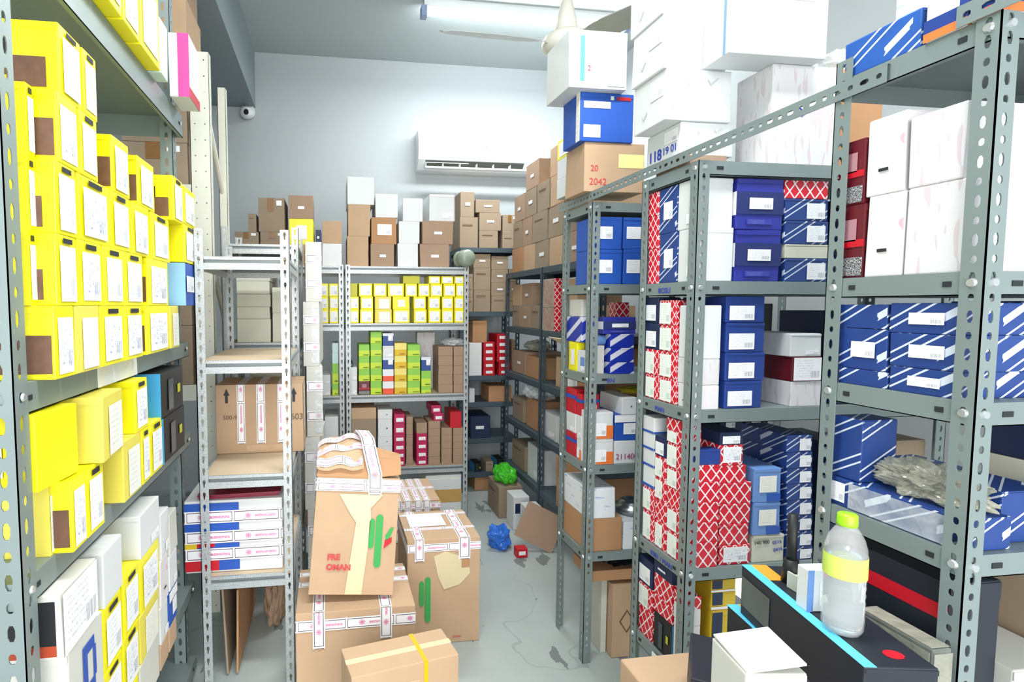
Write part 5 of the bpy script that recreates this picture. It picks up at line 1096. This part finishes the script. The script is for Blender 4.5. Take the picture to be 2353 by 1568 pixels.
o, d = rbox('bb', atZ(1985, 1535, 1.0)[:2], atZ(1702, 1298, 1.0)[:2], .125, .886, 1.0, 'long black box with cyan edge under the water bottle', n1)
part(o, d, 'red_logo', 'F', .2, .2, .75, .55, red); poly(o, d, 'red_logo', 'T', [(.62 + .13 * math.cos(k * math.pi / 8), .1 + .035 * math.sin(k * math.pi / 8)) for k in range(16)], red); part(o, d, 'grey_panel', 'L', .02, .2, .3, .8, plain('grey_green_picture', '#6a7674', .4, 0, .3))
# worn white box
p0, p1 = atZ(1694, 1545, .99), atZ(1658, 1440, .99)
o, d = rbox('wk', (.70, .80), (.715, .905), .11, .781, .97, 'worn white box with loose lid in front of the black boxes')
lid = MB().box(-.052, .052, -.05, .05, 0, .004).out('open_lid', offw, o, (0, .0, d[2] + .001)); lid.rotation_euler = (math.radians(3), math.radians(-8), 0); lid.location.z += .008
part(o, d, 'blue_line', 'F', 0, .55, 1, .57, inkb); part(o, d, 'torn_edge', 'T', .85, .2, 1, .9, kraft2, lift=.001)
# bottle
def bottle(x, y, z):
    t = empty('water_bottle', (x, y, z)); tag(t, 'clear water bottle with lime green cap on the long black box', 'bottle')
    pr = [(0, .004), (.012, .003), (.02, .0), (.027, .003), (.0315, .012), (.032, .03)]
    for i in range(5): zz = .035 + i * .014; pr += [(.0322, zz), (.0308, zz + .006), (.0322, zz + .012)]
    pr += [(.0325, .112), (.0325, .147), (.0315, .16), (.027, .178), (.018, .194), (.0135, .2), (.0125, .212), (.0, .212)]
    m, n_ = newm('clear_bottle_plastic', .06); n_.b.inputs['Base Color'].default_value = (1, 1, 1, 1); n_.b.inputs['Alpha'].default_value = .2; MB().lathe(pr, 40).out('bottle_body', m, t, smooth=True)
    MB().lathe([(0, .006), (.028, .008), (.0305, .03), (.031, .11), (.0315, .150), (0, .150)], 32).out('water', glassy('water', '#eef8fa', 1.2, .02, .9), t, smooth=True)
    MB().lathe([(.0329, .108), (.0331, .11), (.0331, .146), (.0329, .148)], 40).out('paper_band', marks('lime_bottle_label', '#d2e86a', '#3a9ac8', 30, .7), t, smooth=True)
    mb = MB(); mb.lathe([(0, .222), (.0135, .2215), (.0155, .219), (.0158, .204), (.0158, .2), (0, .2)], 36); mb.out('cap', plain('lime_green_cap', '#9ae01c', .35, 0, .02), t, smooth=True)
bx = atZ(1970, 1478, 1.0); bottle(bx[0] + .005, bx[1] + .035, 1.0008)
bottle_scale = 1
q = atZ(1872, 1420, 1.0); o, d = box('w', q[0], q[0] + .052, q[1] + .015, q[1] + .045, 1.0008, 1.085, 'small white box with blue edge standing left of the bottle', 'F', 'L', -.1)
part(o, d, 'blue_edge', 'F', 0, 0, .25, 1, skyb); part(o, d, 'pale_writing', 'F', .5, .15, .8, .7, labp)
# shock absorber with connector
q = atZ(1815, 1350, 1.0); t = empty('shock_absorber', (q[0] + .02, q[1] + .02, 1.0008)); tag(t, 'upright black damper with pale connector beside the white box', 'spare part')
MB().tube((0, 0, .012), (0, 0, .15), .0095, 20).out('tube', blackm, t, smooth=True); MB().tube((0, 0, 0), (0, 0, .05), .018, 20, r2=.014).out('base_cup', blackm, t, smooth=True)
mb = MB(); mb.box(-.022, .022, -.04, -.02, .004, .026); mb.box(-.026, -.022, -.042, -.018, 0, .034); mb.box(.022, .026, -.042, -.018, 0, .034); mb.out('connector', creamb, t)
MB().box(-.012, .012, -.0412, -.0402, .01, .02).out('connector_label', label_mat('connector_print', '#a89a5c', '#2c2820', bar=False), t)
crumple('plastic_film', (q[0] + .045, q[1] - .075, 1.001), (.028, .03, .008), clear, 4.9, 3, label='thin clear film lying on the long black box', cat='plastic film') if 0 else None
# black box with red stripe leaning behind, clear wrapped blocks, white carton
o, d = box('bb', XA + .02, XA + .14, .82, 1.06, cz[4] + .0005, 1.085, 'dark box with red stripe behind the water bottle, nearest rack', 'L', 'F'); part(o, d, 'red_stripe', 'L', 0, .80, 1, .88, red)
o, d = box('cl', 1.062, 1.104, .79, .93, .6605, .985, 'clear-wrapped parcel between the long black box and nearest rack', 'F', 'L')
for fc in 'FLT': part(o, d, 'clear_wrap', fc, .02, .02, .98, .98, smoky, lift=.002)
